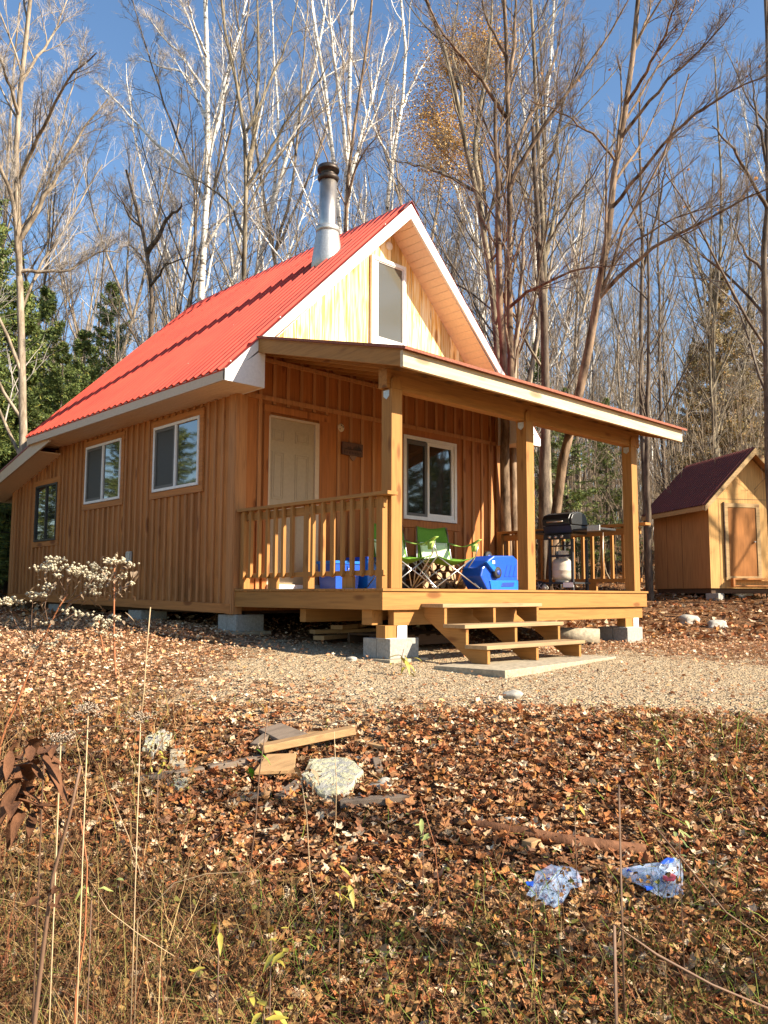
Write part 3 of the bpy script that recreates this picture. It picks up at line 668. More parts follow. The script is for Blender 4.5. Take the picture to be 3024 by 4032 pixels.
mb = MB(); mb.prism([(p[0], p[2]) for p in a], 1, yc-.05, yc-.001); mb.build('wheel_arch', 'bluelt', t, bevel=.008)
for (u, v, yy) in ((272, 778, yc-.03), (180, 622, yc+.3)):
    c = S6(u, v, yy if yy < yc else yc+.2); cy_ = yy if yy < yc else yc+.2
    m = MB(); m.lathe([(.03, -.028), (.062, -.028), (.076, -.018), (.076, .018), (.062, .028), (.03, .028)], (c[0], cy_, c[2]), 24, axis=1); w = m.build('wheel', 'rubber', t)
    m = MB(); m.lathe([(.008, -.033), (.034, -.03), (.036, -.02), (.008, -.018)], (c[0], cy_, c[2]), 16, axis=1); m.build('hub', 'bluedk', w)
mb = MB(); a = S6(240, 672, yc); mb.box(a[0]-.03, a[0]+.02, yc-.004, yc-.001, a[2]-.022, a[2]+.02); mb.build('sticker', 'paper', t)
# ================================================================== GRILL (axis along y, faces -x)
gx = 4.30
def G(u, v, x=gx): return plane(1850+u/2.552, 1950+v/2.552, 0, x)
yl, yr = G(735, 300)[1]-.13, G(1160, 300)[1]+.08; zt = G(980, 172)[2]; zmid = G(980, 310)[2]; zb_ = G(980, 400)[2]
t = thing('gas_grill', (gx, (yl+yr)/2, 0), 'black gas barbecue grill with rounded lid and side shelves on a wheeled cart', 'grill')
gw = .21
prof = [(-gw, zmid), (-gw-.015, zmid+.45*(zt-zmid)), (-gw+.03, zmid+.8*(zt-zmid)), (-gw+.12, zt-.01), (.03, zt), (.13, zt-.03), (gw-.03, zmid+.55*(zt-zmid)), (gw, zmid)]
mb = MB(); mb.prism([(gx+p, q) for p, q in prof], 1, yr+.035, yl-.035); lid = mb.build('lid', 'black', t, bevel=.012)
for ya in (yr, yl-.034):
    mb = MB(); mb.prism([(gx+p*.93, zmid+(q-zmid)*.93+.003) for p, q in prof], 1, ya, ya+.034); mb.build('end_cap', 'black', lid, bevel=.01)
mb = MB(); mb.tube([(gx-gw-.01, yl-.12, zmid+.05), (gx-gw-.05, yl-.12, zmid+.045), (gx-gw-.05, yr+.12, zmid+.045), (gx-gw-.01, yr+.12, zmid+.05)], .011, 8); mb.build('handle', 'steel', lid)
mb = MB(); mb.lathe([(.001, 0), (.045, 0), (.045, .008), (.001, .01)], (0, 0, 0), 18); mb.xf(Matrix.Translation((gx-gw+.045, (yl+yr)/2+.02, zmid+.62*(zt-zmid)+.0)) @ Matrix.Rotation(R_(-62), 4, 'Y')); mb.build('thermometer', 'galv', lid)
mb = MB(); mb.prism([(gx-gw, zmid-.004), (gx+gw, zmid-.004), (gx+gw-.03, zb_), (gx-gw+.04, zb_)], 1, yr+.01, yl-.01); mb.build('firebox', 'black', t, bevel=.008)
mb = MB(); mb.box(gx-gw-.01, gx-gw+.03, yr+.03, yl-.03, zb_-.07, zb_-.002); pn = mb.build('control_panel', 'blackm', t, bevel=.004)
for yy in np.linspace(yr+.14, yl-.14, 3):
    m = MB(); m.lathe([(.024, 0), (.02, .025), (.001, .026)], (0, 0, 0), 12); m.xf(Matrix.Translation((gx-gw-.011, yy, zb_-.035)) @ Matrix.Rotation(R_(-90), 4, 'Y')); m.build('knob', 'steel', pn)
yrs = G(1392, 345)[1]; yls = yl+.26; zs = G(1300, 335)[2]
for a, b in ((yrs, yr-.003), (yl+.003, yls)):
    m = MB(); m.box(gx-.19, gx+.19, a, b, zs-.03, zs); sh = m.build('side_shelf', 'blackm', t, bevel=.008)
m = MB(); m.box(gx-.215, gx-.195, yrs+.0, yrs+.19, zs-.045, zs+.03); m.build('shelf_trim', 'galv', t, bevel=.004)
yq1, yq2 = yl-.10, yr+.02
for x in (gx-.17, gx+.17):
    for yy in (yq1, yq2):
        m = MB(); m.beam((x, yy, .0 if yy == yq2 else .07), (x, yy, zb_-.07), .032, .032); m.build('cart_leg', 'blackm', t)
mb = MB(); mb.box(gx-.19, gx+.19, yr-.02, yl+.02, .095, .12); mb.build('bottom_shelf', 'blackm', t)
mb = MB(); mb.box(gx-.175, gx-.165, yq2, yq1, .46, .49); mb.box(gx-.175, gx-.165, yq2, yq1, .60, .62); mb.build('cross_rail', 'blackm', t)
for x in (gx-.21, gx+.21):
    m = MB(); m.lathe([(.02, -.018), (.062, -.018), (.07, -.01), (.07, .01), (.062, .018), (.02, .018)], (x, yl+.05, .07), 22, axis=0); w = m.build('wheel', 'rubber', t)
    m = MB()
    for k in range(5):
        a = k*2*math.pi/5; m.beam((x-.02, yl+.05, .07), (x-.02, yl+.05+.055*math.cos(a), .07+.055*math.sin(a)), .008, .012, (1, 0, 0))
    m.lathe([(.001, -.026), (.014, -.024), (.014, 0)], (x, yl+.05, .07), 10, axis=0); m.build('hub', 'galv', w)
mb = MB(); mb.tube([(gx-.05, yrs+.05, zs-.03), (gx-.05, yrs+.06, .45), (gx-.06, yrs+.05, .2)], .005, 6); mb.build('hanging_tool', 'steel', t)
mb = MB(); mb.box(gx-.192, gx-.188, yr+.0, yr+.16, .05, .115); mb.build('data_plate', 'paper', t)
# propane tank on the bottom shelf
tc_ = G(940, 760); ty = tc_[1]; zt0 = .1205
t = thing('propane_tank', (gx, ty, zt0), 'cream propane tank standing on the bottom shelf of the grill cart', 'propane tank')
mb = MB(); mb.lathe([(.06, 0.02), (.125, .035), (.148, .075), (.15, .10), (.15, .15), (.153, .155), (.153, .165), (.15, .17), (.15, .235), (.142, .275), (.11, .315), (.05, .335), (.02, .338)], (gx-.02, ty, zt0), 32); mb.build('cylinder', 'tank', t)
mb = MB(); mb.lathe([(.085, 0), (.10, 0), (.10, .04), (.085, .04)], (gx-.02, ty, zt0), 24); mb.build('foot_ring', 'tank', t)
mb = MB()
for k in range(14):
    if k in (5, 6): continue
    a = k*2*math.pi/14; b = a+2*math.pi/14; r_ = .085
    mb.beam((gx-.02+r_*math.cos(a), ty+r_*math.sin(a), zt0+.375), (gx-.02+r_*math.cos(b), ty+r_*math.sin(b), zt0+.375), .008, .11)
mb.build('collar', 'tank', t)
mb = MB(); mb.lathe([(.018, .33), (.018, .38), (.03, .385), (.03, .40), (.004, .405)], (gx-.02, ty, zt0), 14); mb.build('valve', 'galv', t)
mb = MB(); mb.tube([(gx-.02, ty, zt0+.36), (gx-.1, ty+.06, .5), (gx-.12, ty+.03, .62), (gx-.08, ty-.02, zb_-.08)], .007, 6); mb.build('gas_hose', 'rubber', t)
mb = MB(); mb.rock((gx-.30, yl-.1, .045), .045, 4, 2, (1, 1, 1)); tag(mb.build('stone', 'stone', None, origin=(gx-.30, yl-.1, 0.0)), 'small pale stone on the deck beside the grill wheel', 'stone')
# ================================================================== RECYCLING BINS etc.
def bin_(x0, x1, y0, y1, z0, z1, label, mat='blue'):
    t = thing('recycling_bin', ((x0+x1)/2, (y0+y1)/2, z0), label, 'recycling bin', 'blue recycling bins on the porch')
    i = .025
    mb = MB(); mb.add([(x0+i, y0+i, z0), (x1-i, y0+i, z0), (x1-i, y1-i, z0), (x0+i, y1-i, z0), (x0, y0, z1), (x1, y0, z1), (x1, y1, z1), (x0, y1, z1), (x0+.01, y0+.01, z1), (x1-.01, y0+.01, z1), (x1-.01, y1-.01, z1), (x0+.01, y1-.01, z1), (x0+i+.01, y0+i+.01, z0+.01), (x1-i-.01, y0+i+.01, z0+.01), (x1-i-.01, y1-i-.01, z0+.01), (x0+i+.01, y1-i-.01, z0+.01)],
       [(0, 3, 2, 1), (0, 1, 5, 4), (1, 2, 6, 5), (2, 3, 7, 6), (3, 0, 4, 7), (4, 5, 9, 8), (5, 6, 10, 9), (6, 7, 11, 10), (7, 4, 8, 11), (8, 9, 13, 12), (9, 10, 14, 13), (10, 11, 15, 14), (11, 8, 12, 15), (12, 13, 14, 15)]); mb.build('tub', mat, t)
    mb = MB(); frame_ = [(x0-.012, x1+.012, y0-.012, y0-.0), (x0-.012, x1+.012, y1, y1+.012), (x0-.012, x0-.0, y0, y1), (x1, x1+.012, y0, y1)]
    for a, b, c, d in frame_: mb.box(a, b, c, d, z1-.03, z1+.004)
    mb.build('rim', 'bluelt' if mat == 'blue' else 'blue', t, bevel=.003)
    return t
b1 = bin_(1.02, 1.42, -.62, -.28, .004, .34, 'blue recycling bin by the door, lower left of the pair')
b2 = bin_(1.50, 1.95, -.66, -.28, .004, .40, 'bright blue recycling bin with printed white arrows behind the railing', 'bluelt')
for b, xc, zc, s, yy in ((b1, 1.24, .19, .055, -.612), (b2, 1.80, .22, .06, -.652)):
    mb = MB()
    for k in range(3):
        a = math.pi/2+k*2*math.pi/3; c1 = (xc+s*.62*math.cos(a), yy-.004, zc+s*.62*math.sin(a))
        mb.tube([(c1[0]+s*.48*math.cos(a-2.0+4.0*j/8), c1[1], c1[2]+s*.48*math.sin(a-2.0+4.0*j/8)) for j in range(9)], .0045, 5)
    mb.build('recycling_symbol', 'paper', b)
mb = MB(); mb.prism([(1.67, .10), (1.75, .10), (1.90, .32), (1.84, .32)], 1, -.657, -.652) if False else None
# black bucket behind the chairs
bx = 2.25; byy = -.32
t = thing('black_barrel', (bx, byy, 0), 'ribbed black plastic barrel behind the green camp chairs', 'barrel')
pr = [(.17, .0)]
for k in range(6): z = .03+k*.055; pr += [(.185, z), (.185, z+.03), (.178, z+.04)]
pr += [(.19, .37), (.19, .39), (.17, .392)]
mb = MB(); mb.lathe(pr, (bx, byy, 0.002), 28); mb.build('body', 'rubber', t)
mb = MB(); mb.lathe([(.193, .392), (.193, .41), (.02, .415)], (bx, byy, 0), 28); mb.build('lid', 'blackm', t)
# firewood pile: split logs seen end-on
rr = random.Random(11); k = 0
rows = [(5, .075), (4, .20), (4, .315), (2, .42)]
FWL = []
for r, (n, z) in enumerate(rows):
    for i in range(n):
        x = 2.68+.17*i+.08*(r % 2)+rr.uniform(-.015, .015); FWL.append((x, z+rr.uniform(-.008, .008), rr.uniform(.055, .072)))
def_lab = ['split firewood log at floor level', 'split firewood log in the second layer', 'split firewood log in the third layer', 'split firewood log on top of the pile']
cnt = {}
for (x, z, r_) in FWL:
    lay = min(range(4), key=lambda q: abs(rows[q][1]-z)); cnt[lay] = cnt.get(lay, 0)+1
    ns = rr.choice((3, 4, 5)); a0 = rr.uniform(0, 6); pts = []
    for j in range(9):
        a = a0+j*2*math.pi/9; rad = r_*(1.0 if j < 5 else .78)*rr.uniform(.9, 1.05); pts.append((x+rad*math.cos(a), z+rad*math.sin(a)))
    y0 = -.52+rr.uniform(-.04, .04)
    t = thing('firewood_log', (x, y0+.2, z), '', 'firewood log', 'stack of firewood against the wall')
    t['label'] = f"{def_lab[lay]} behind the green chair, {['first','second','third','fourth','fifth'][min(cnt[lay]-1,4)]} from the left"
    mb = MB(); mb.prism(pts, 1, y0+.004, y0+.36); mb.build('bark', 'logbark', t)
    mb = MB(); mb.prism([((p-x)*.97+x, (q_-z)*.97+z) for p, q_ in pts], 1, y0, y0+.0035); mb.build('cut_end', 'logend', t)
o = MB(); o.beam((3.36, -.55, .05), (3.55, -.50, .28), .10, .10, (0, 1, 0)); tag(o.build('firewood_log', 'logend', None, bevel=.012, origin=(3.45, -.5, 0)), 'squared firewood piece leaning on the right end of the pile', 'firewood log', 'stack of firewood against the wall')
# small lumber stack under the porch
for i, (x, y, z, ln, a, lab) in enumerate(((.9, -.9, -.60, 1.0, .3, 'board at the bottom of the scrap lumber under the porch'), (.95, -.85, -.535, .8, -.2, 'short board crossing the scrap lumber under the porch'), (1.1, -.8, -.47, .9, .5, 'uppermost board of the scrap lumber under the porch'), (1.3, -1.2, -.62, .7, 1.0, 'short thick board lying right of the scrap lumber under the porch'))):
    z = gz(x, y)+.04+i*.055 if i < 3 else gz(x, y)+.04
    o = MB(); o.beam((x-ln/2*math.cos(a), y-ln/2*math.sin(a), z), (x+ln/2*math.cos(a), y+ln/2*math.sin(a), z), .14, .045); tag(o.build('scrap_board', 'tanwood', None, origin=(x, y, z)), lab, 'board', 'scrap lumber under the porch')
# pale pipe section under the right end of the porch
p0 = plane(1800+700/1.659, 1500+1650/1.659, 1, -2.15); p1 = plane(1800+930/1.659, 1500+1672/1.659, 1, -2.5)
p0[2] = gz(p0[0], p0[1])+.10; p1[2] = gz(p1[0], p1[1])+.10
mb = MB(); d = Vector(p1-p0); e = Vector(p0)-d*.6
n = 20; V = []; ax_ = d.normalized(); aa = ax_.cross(Vector((0, 0, 1))).normalized(); bb = aa.cross(ax_)
for c in (e, Vector(p1)):
    for rad in (.10, .09):
        for k in range(n): an = 2*math.pi*k/n; V.append(c+aa*rad*math.cos(an)+bb*rad*math.sin(an))
F_ = []
for k in range(n):
    k2 = (k+1) % n; F_ += [(k, k2, 2*n+k2, 2*n+k), (n+k, 3*n+k, 3*n+k2, n+k2), (2*n+k, 2*n+k2, 3*n+k2, 3*n+k), (k, n+k, n+k2, k2)]
mb.add(V, F_, True); tag(mb.build('drain_pipe', 'slab', None, origin=tuple(p1)), 'pale drain pipe lying under the right end of the porch', 'pipe')
# dark pallet under porch behind the steps
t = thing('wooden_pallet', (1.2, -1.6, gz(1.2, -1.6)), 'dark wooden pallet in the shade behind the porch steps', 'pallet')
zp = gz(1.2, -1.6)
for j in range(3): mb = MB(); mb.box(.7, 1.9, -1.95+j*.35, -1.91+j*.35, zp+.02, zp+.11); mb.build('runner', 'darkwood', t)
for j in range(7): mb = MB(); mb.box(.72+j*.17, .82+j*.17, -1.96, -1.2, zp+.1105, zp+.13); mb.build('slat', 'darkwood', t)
# ================================================================== SHED
D0 = 16.45
Pc = dep(2798.7, 2316, D0); sx0, sy0, sz0 = Pc
ang = R_(11)
ex = np.array([*(RH*math.cos(ang)+FH*math.sin(ang)), 0]); ey = np.array([*(-RH*math.sin(ang)+FH*math.cos(ang)), 0])
rzs = math.atan2(ex[1], ex[0])
shed = empty_at('garden_shed', (sx0, sy0, sz0), 'small plywood shed with maroon metal roof at the right edge, branch shadows on its front', 'shed', rz=rzs)
SW, SD, SH = 1.84, 2.15, 1.80
zpk = SH+.08+SW/2*1.0
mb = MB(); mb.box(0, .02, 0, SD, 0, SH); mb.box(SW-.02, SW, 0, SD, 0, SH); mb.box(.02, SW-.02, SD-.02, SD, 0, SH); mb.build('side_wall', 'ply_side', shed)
mb = MB(); mb.box(-.003, 0, .99, 1.0, .01, SH-.01); mb.box(-.003, 0, 1.6, 1.607, .01, SH-.01); mb.build('panel_joint', 'darkwood', shed)
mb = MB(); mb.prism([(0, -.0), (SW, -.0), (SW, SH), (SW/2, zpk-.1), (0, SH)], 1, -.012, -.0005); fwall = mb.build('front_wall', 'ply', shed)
mb = MB(); mb.box(.0, SW, -.0145, -.0125, SH-.02, SH-.012); mb.box(.22, .226, -.0145, -.0125, 0.02, SH-.03); mb.build('panel_joint', 'darkwood', fwall)
mb = MB(); e = .22
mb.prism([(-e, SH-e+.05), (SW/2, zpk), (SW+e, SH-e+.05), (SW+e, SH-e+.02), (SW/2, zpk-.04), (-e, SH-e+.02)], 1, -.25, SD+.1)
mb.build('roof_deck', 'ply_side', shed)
def corr2(s):
    ys = []; y = -.26; per = .105
    while y < SD+.11:
        ys += [(y, 0), (y+per*.35, 0), (y+per*.5, 1), (y+per*.75, 1), (y+per*.9, 0)]; y += per
    V = []; n = len(ys)
    X = lambda x: x if s == 0 else SW-x
    for (xx, zz) in ((-e-.02, SH-e+.045), (SW/2, zpk+.012)):
        for yy, h in ys: V.append((X(xx-.014*h), yy, zz+.014*h))
    F_ = [(i, n+i, n+i+1, i+1) for i in range(n-1)]
    return V, (F_[:] if s == 0 else [f[::-1] for f in F_])
mb = MB()
for s in (0, 1): V, F_ = corr2(s); mb.add(V, F_)
mb.build('roof', 'shedroof', shed)
mb = MB(); mb.prism([(-e-.01, SH-e+.03), (SW/2, zpk+.0), (SW+e+.01, SH-e+.03), (SW+e+.01, SH-e-.08), (SW/2, zpk-.13), (-e-.01, SH-e-.08)], 1, -.28, -.252); mb.build('barge_board', 'shed_trim', shed)
mb = MB(); mb.box(-e-.03, -e-.002, -.25, SD+.1, SH-e-.06, SH-e+.03); mb.build('eave_board', 'shed_trim', shed)
mb = MB(); dx0, dx1 = .42, 1.02
frame(mb, 1, dx0-.09, dx1+.10, .16, 1.70, .08, -.04, -.0125); mb.build('door_casing', 'shed_trim', shed)
mb = MB(); mb.box(dx0, dx1, -.028, -.0125, .24, 1.61); dr = mb.build('door', 'shed_door', shed)
mb = MB(); mb.box(dx1-.045, dx1-.02, -.06, -.03, .92, .94); mb.tube([(dx1-.06, -.05, .93), (dx1-.02, -.05, .93)], .012, 8); mb.build('door_handle', 'steel', dr)
mb = MB(); mb.box(dx0-.02, SW-.3, -.16, -.06, .17, .20); mb.box(dx0-.0, SW-.32, -.15, -.07, .04, .06); mb.box(dx0-.02, dx0+.02, -.16, -.06, .03, .17); mb.build('door_step', 'side_x', shed)
mb = MB(); mb.box(.32, .34, -.045, -.0126, .22, 1.72); mb.build('corner_strip', 'darkwood', shed)
mb = MB(); mb.box(.03, SW-.03, .03, SD-.03, -.1, -.002); mb.build('floor_frame', 'darkwood', shed)
def loc(lx, ly): p = np.array([sx0, sy0, 0])+ex*lx+ey*ly; return p
for lx, ly, lab in ((.15, .1, 'grey block under the near corner of the shed'), (.15, SD-.2, 'grey block under the back corner of the shed'), (SW-.2, .1, 'grey block under the right front of the shed')):
    p = loc(lx, ly); zg = gz(p[0], p[1]); o = MB(); o.box(-.13, .13, -.13, .13, min(zg, sz0-.2)-.02, sz0-.1); o.v = [(v[0]+p[0], v[1]+p[1], v[2]) for v in o.v]
    tag(o.build('concrete_block', 'concrete', None, bevel=.006, origin=(p[0], p[1], zg)), lab, 'concrete block', 'blocks under the shed')
p = on_ground(2400+1280/2.458, 1600+1850/2.458); mb = MB(); mb.rock((p[0], p[1], p[2]+.05), .24, 8, 3, (1.2, .7, .5)); tag(mb.build('plastic_sheet_bundle', 'paper', None, origin=tuple(p)), 'crumpled white plastic sheet bundle under the shed front', 'plastic sheet')
# ================================================================== ROCKS AND FOREGROUND DEBRIS
for i, (u, v, r_, lab) in enumerate(((2712, 2452, .17, 'rounded grey boulder right of the porch, the larger of two'), (2822, 2470, .15, 'flat mossy boulder beside the larger one right of the porch'), (2020, 2745, .07, 'half buried tan rock in the gravel below the steps'), (1385, 2600, .05, 'small rock at the gravel edge near the corner footing'), (1510, 3100, .055, 'round grey stone in the leaves right of the concrete rubble'), (1430, 3000, .04, 'little stone between the boards in the leaves'), (2010, 3240, .04, 'small pale stone left of the fallen log'))):
    p = on_ground(u, v); mb = MB(); mb.rock((p[0], p[1], p[2]+r_*.15), r_, 20+i, 3, (1.25, .9, .6)); tag(mb.build('rock', 'stone', None, origin=tuple(p)), lab, 'rock')
# rubble group: helper placing planks lying on the ground between two photo points
def plank(u0, v0, u1, v1, w, th, name, mat, label, cat, lift=.02, group=None, tilt=0, bev=.004):
    a = on_ground(u0, v0); b = on_ground(u1, v1); a[2] += lift; b[2] += lift; c = (a+b)/2
    m = MB(); m.beam(a, b, w, th, (0, tilt, 1)); m.v = m.v
    return tag(m.build(name, mat, None, bevel=bev, origin=tuple(c)), label, cat, group)
GB = 'boards and scraps in the fallen leaves'
plank(1030, 3000, 1390, 2925, .085, .04, 'wooden_board', 'tanwood', 'long tan board lying on the rubble in the leaves', 'board', .07, GB)
plank(540, 3085, 800, 3045, .07, .03, 'wooden_board', 'oldwood', 'thin dark weathered board left of the rubble', 'board', .02, GB)
plank(820, 3040, 1030, 3000, .06, .03, 'wooden_board', 'oldwood', 'short dark board end running under the tan board', 'board', .02, GB)
plank(1340, 3180, 1615, 3160, .07, .035, 'wooden_board', 'oldwood', 'grey ribbed board in the leaves below the round concrete slab', 'board', .02, GB)
plank(1400, 2935, 1540, 2965, .03, .02, 'wooden_stick', 'tanwood', 'short pale stick right of the long tan board', 'stick', .02, GB)
plank(1480, 3005, 1495, 3060, .04, .03, 'wooden_stick', 'oldwood', 'short upright grey stick by the round stone', 'stick', .02, GB)
plank(1100, 3160, 1180, 3100, .06, .03, 'wooden_board', 'oldwood', 'short pale broken board between plywood and concrete slab', 'board', .02, GB)
def flat_piece(us, th, name, mat, label, cat, lift=.03):
    P = [on_ground(u, v) for u, v in us]; n = len(P); c = sum(P)/n
    m = MB(); vs = [(p[0], p[1], p[2]+lift) for p in P]+[(p[0], p[1], p[2]+lift-th) for p in P]
    m.add(vs, [tuple(range(n)), tuple(range(n, 2*n))[::-1]]+[(i, n+i, n+(i+1) % n, (i+1) % n) for i in range(n)])
    o = m.build(name, mat, None, bevel=.003, origin=tuple(c)); me = o.data
    bm = bmesh.new(); bm.from_mesh(me); bmesh.ops.recalc_face_normals(bm, faces=bm.faces); bm.to_mesh(me); bm.free()
    return tag(o, label, cat, GB)
flat_piece([(1018, 2905), (1105, 2880), (1240, 2935), (1110, 2955)], .02, 'plywood_piece', 'oldwood', 'grey brown plywood offcut behind the long tan board', 'plywood', .05)
flat_piece([(1000, 3085), (1050, 3015), (1165, 3010), (1160, 3078)], .02, 'plywood_piece', 'tanwood', 'brown plywood offcut left of the round concrete slab', 'plywood', .06)
plank(905, 3175, 1120, 3120, .05, .02, 'wooden_board', 'oldwood', 'thin grey lath lying below the brown plywood offcut', 'board', .02, GB)
plank(1000, 2960, 1075, 2900, .05, .03, 'wooden_board', 'oldwood', 'short grey board end left of the grey plywood offcut', 'board', .03, GB)
plank(860, 2925, 960, 2905, .04, .02, 'wooden_board', 'darkwood', 'small dark board left behind the rubble', 'board', .02, GB)
plank(1150, 2915, 1290, 2895, .05, .02, 'wooden_board', 'tanwood', 'pale lath behind the grey plywood offcut', 'board', .02, GB)
flat_piece([(668, 2980), (728, 2972), (730, 3045), (668, 3050)], .02, 'plywood_piece', 'slab', 'small pale square panel left of the rubble', 'panel', .04)
# lichen covered lump of concrete
m_, nt, b_ = newmat('lichen_concrete'); b_.inputs['Roughness'].default_value = .95
tcn = N(nt, 'ShaderNodeTexCoord'); vo = N(nt, 'ShaderNodeTexNoise', i_Scale=22.0, i_Detail=6.0, i_Roughness=.7); L(nt, tcn.outputs['Object'], vo.inputs['Vector'])
r_ = ramp(nt, vo.outputs[0], [(.3, (.30, .29, .26)), (.47, (.34, .32, .27)), (.5, (.46, .42, .24)), (.62, (.50, .47, .33)), (.75, (.33, .31, .27))]); L(nt, r_.outputs[0], b_.inputs['Base Color'])
bp = N(nt, 'ShaderNodeBump', i_Strength=1.0, i_Distance=.02); L(nt, vo.outputs[0], bp.inputs['Height']); L(nt, bp.outputs[0], b_.inputs['Normal']); MT['lichen'] = m_
def lump(us, th, label, lift, seed):
    P = [on_ground(u, v) for u, v in us]; n = len(P); c = sum(P)/n; rr = random.Random(seed)
    rings = []; K = 40
    for rad, h in ((1.0, -.03), (1.01, th*.5), (.97, th*.72), (.65, th*.75), (.3, th*.74)):
        ring = []
        for k in range(K):
            f = k/K*n; i = int(f); w = f-i; p = P[i]*(1-w)+P[(i+1) % n]*w; q = c+(p-c)*rad*(1+.05*math.sin(k*.9+seed)+rr.uniform(-.02, .02))
            ring.append((q[0], q[1], q[2]+h+lift+rr.uniform(-.002, .003)))
        rings.append(ring)
    V = [p for r in rings for p in r]+[(c[0], c[1], c[2]+th*.74+lift)]; F_ = []
    for j in range(len(rings)-1):
        for k in range(K): F_.append((j*K+k, j*K+(k+1) % K, (j+1)*K+(k+1) % K, (j+1)*K+k))
    for k in range(K): F_.append(((len(rings)-1)*K+k, (len(rings)-1)*K+(k+1) % K, len(V)-1))
    m = MB(); m.add(V, F_, False); o = m.build('concrete_lump', 'lichen', None, origin=tuple(c))
    bm = bmesh.new(); bm.from_mesh(o.data); bmesh.ops.recalc_face_normals(bm, faces=bm.faces); bm.to_mesh(o.data); bm.free()
    return tag(o, label, 'concrete slab', GB)
lump([(1185, 3095), (1220, 3035), (1310, 3020), (1400, 3040), (1425, 3075), (1390, 3130), (1330, 3165), (1250, 3160)], .05, 'round pale slab of broken concrete spotted with yellow lichen', .02, 3)
lump([(560, 2985), (575, 2940), (640, 2910), (675, 2925), (660, 2965), (600, 3000)], .05, 'small pale lump of broken concrete at the left of the rubble', .02, 9)
lump([(640, 3110), (690, 3085), (735, 3080), (740, 3110), (700, 3125)], .03, 'flat sliver of broken concrete below the small pale panel', .01, 12)
# fallen log
pts = [on_ground(u, v) for u, v in ((1790, 3255), (1920, 3275), (2060, 3300), (2220, 3335), (2400, 3360), (2540, 3370))]
rs = [.017, .022, .027, .031, .033, .026]
mb = MB(); mb.tube([(p[0], p[1], p[2]+.022) for p in pts], rs, 12); MT['fallen'] = bark('fallen_log_bark', (.08, .035, .018), (.22, .10, .05), 12); tag(mb.build('fallen_log', 'fallen', None, origin=tuple(pts[2])), 'slender reddish brown log lying in the leaves above the plastic bags', 'log')
p = on_ground(2093, 3350); mb = MB(); mb.box(-.035, .035, -.025, .025, -.02, .045); mb.v = [(v[0]+p[0], v[1]+p[1], v[2]+p[2]) for v in mb.v]; tag(mb.build('wood_block', 'tanwood', None, bevel=.004, origin=tuple(p)), 'little sawn wood block just below the fallen log', 'wood block')
# plastic bags
m_, nt, b_ = newmat('clear_blue_plastic'); b_.inputs['Base Color'].default_value = (.45, .60, .85, 1); b_.inputs['Roughness'].default_value = .12; b_.inputs['Specular IOR Level'].default_value = .9
tr = N(nt, 'ShaderNodeBsdfTransparent'); mx = N(nt, 'ShaderNodeMixShader'); mx.inputs[0].default_value = .27
L(nt, tr.outputs[0], mx.inputs[1]); L(nt, b_.outputs[0], mx.inputs[2]); L(nt, mx.outputs[0], nt.nodes['Material Output'].inputs[0]); MT['bag'] = m_
MT['bagblue'] = simple('blue_print', (.02, .09, .50), .3); MT['bagred'] = simple('red_print', (.35, .03, .05), .3)
def bag(us, label, seed, spots):
    P = [on_ground(u, v) for u, v in us]; n = len(P); c = sum(P)/n; rr = random.Random(seed); t = thing('plastic_bag', c, label, 'plastic bag', 'clear plastic bags in the leaves')
    K = 18; NR = 6; V = []
    for layer in (0, 1):
        for j in range(NR):
            rad = 1-j/(NR-1)*.97
            for k in range(K):
                f = k/K*n; i = int(f) % n; w = f-int(f); p = P[i]*(1-w)+P[(i+1) % n]*w; q = c+(p-c)*rad
                h = (.03*(1-rad**2) if layer == 0 else 0)+rr.uniform(-.012, .012)*(1 if 0 < j else .5)
                V.append((q[0]+rr.uniform(-.006, .006), q[1]+rr.uniform(-.006, .006), q[2]+.045+h))
    F_ = []
    for l in (0, 1):
        for j in range(NR-1):
            for k in range(K):
                a = l*NR*K; f = (a+j*K+k, a+j*K+(k+1) % K, a+(j+1)*K+(k+1) % K); g = (a+j*K+k, a+(j+1)*K+(k+1) % K, a+(j+1)*K+k); F_ += [f, g]
    m = MB(); m.add(V, F_, False); m.build('film', 'bag', t)
    for i, (u, v, w, h, mt) in enumerate(spots):
        q = on_ground(u, v); m = MB(); K2 = 9
        ring = [(q[0]+w*math.cos(2*math.pi*k/K2)*rr.uniform(.5, 1.1), q[1]+h*math.sin(2*math.pi*k/K2)*rr.uniform(.5, 1.1), q[2]+.074+rr.uniform(-.006, .006)) for k in range(K2)]
        m.add(ring+[(a, b, z-.003) for a, b, z in ring], [tuple(range(K2)), tuple(range(K2, 2*K2))[::-1]]+[(k, K2+k, K2+(k+1) % K2, (k+1) % K2) for k in range(K2)]); m.build('printed_patch', mt, t)
bag([(2075, 3570), (2115, 3470), (2190, 3455), (2280, 3470), (2295, 3535), (2240, 3545), (2205, 3620), (2110, 3605)], 'crumpled clear plastic bag with pale blue print, left of the two in the leaves', 31, [(2155, 3540, .02, .012, 'bagblue'), (2090, 3560, .02, .02, 'bagblue')])
bag([(2430, 3470), (2540, 3450), (2640, 3440), (2672, 3425), (2695, 3490), (2690, 3570), (2620, 3590), (2560, 3560), (2500, 3520)], 'crumpled clear plastic bag with red and blue print, right of the two', 47, [(2630, 3465, .05, .02, 'bagblue'), (2640, 3530, .05, .03, 'bagred'), (2645, 3505, .045, .022, 'paper'), (2555, 3575, .02, .02, 'bagblue'), (2480, 3505, .015, .012, 'bagblue')])
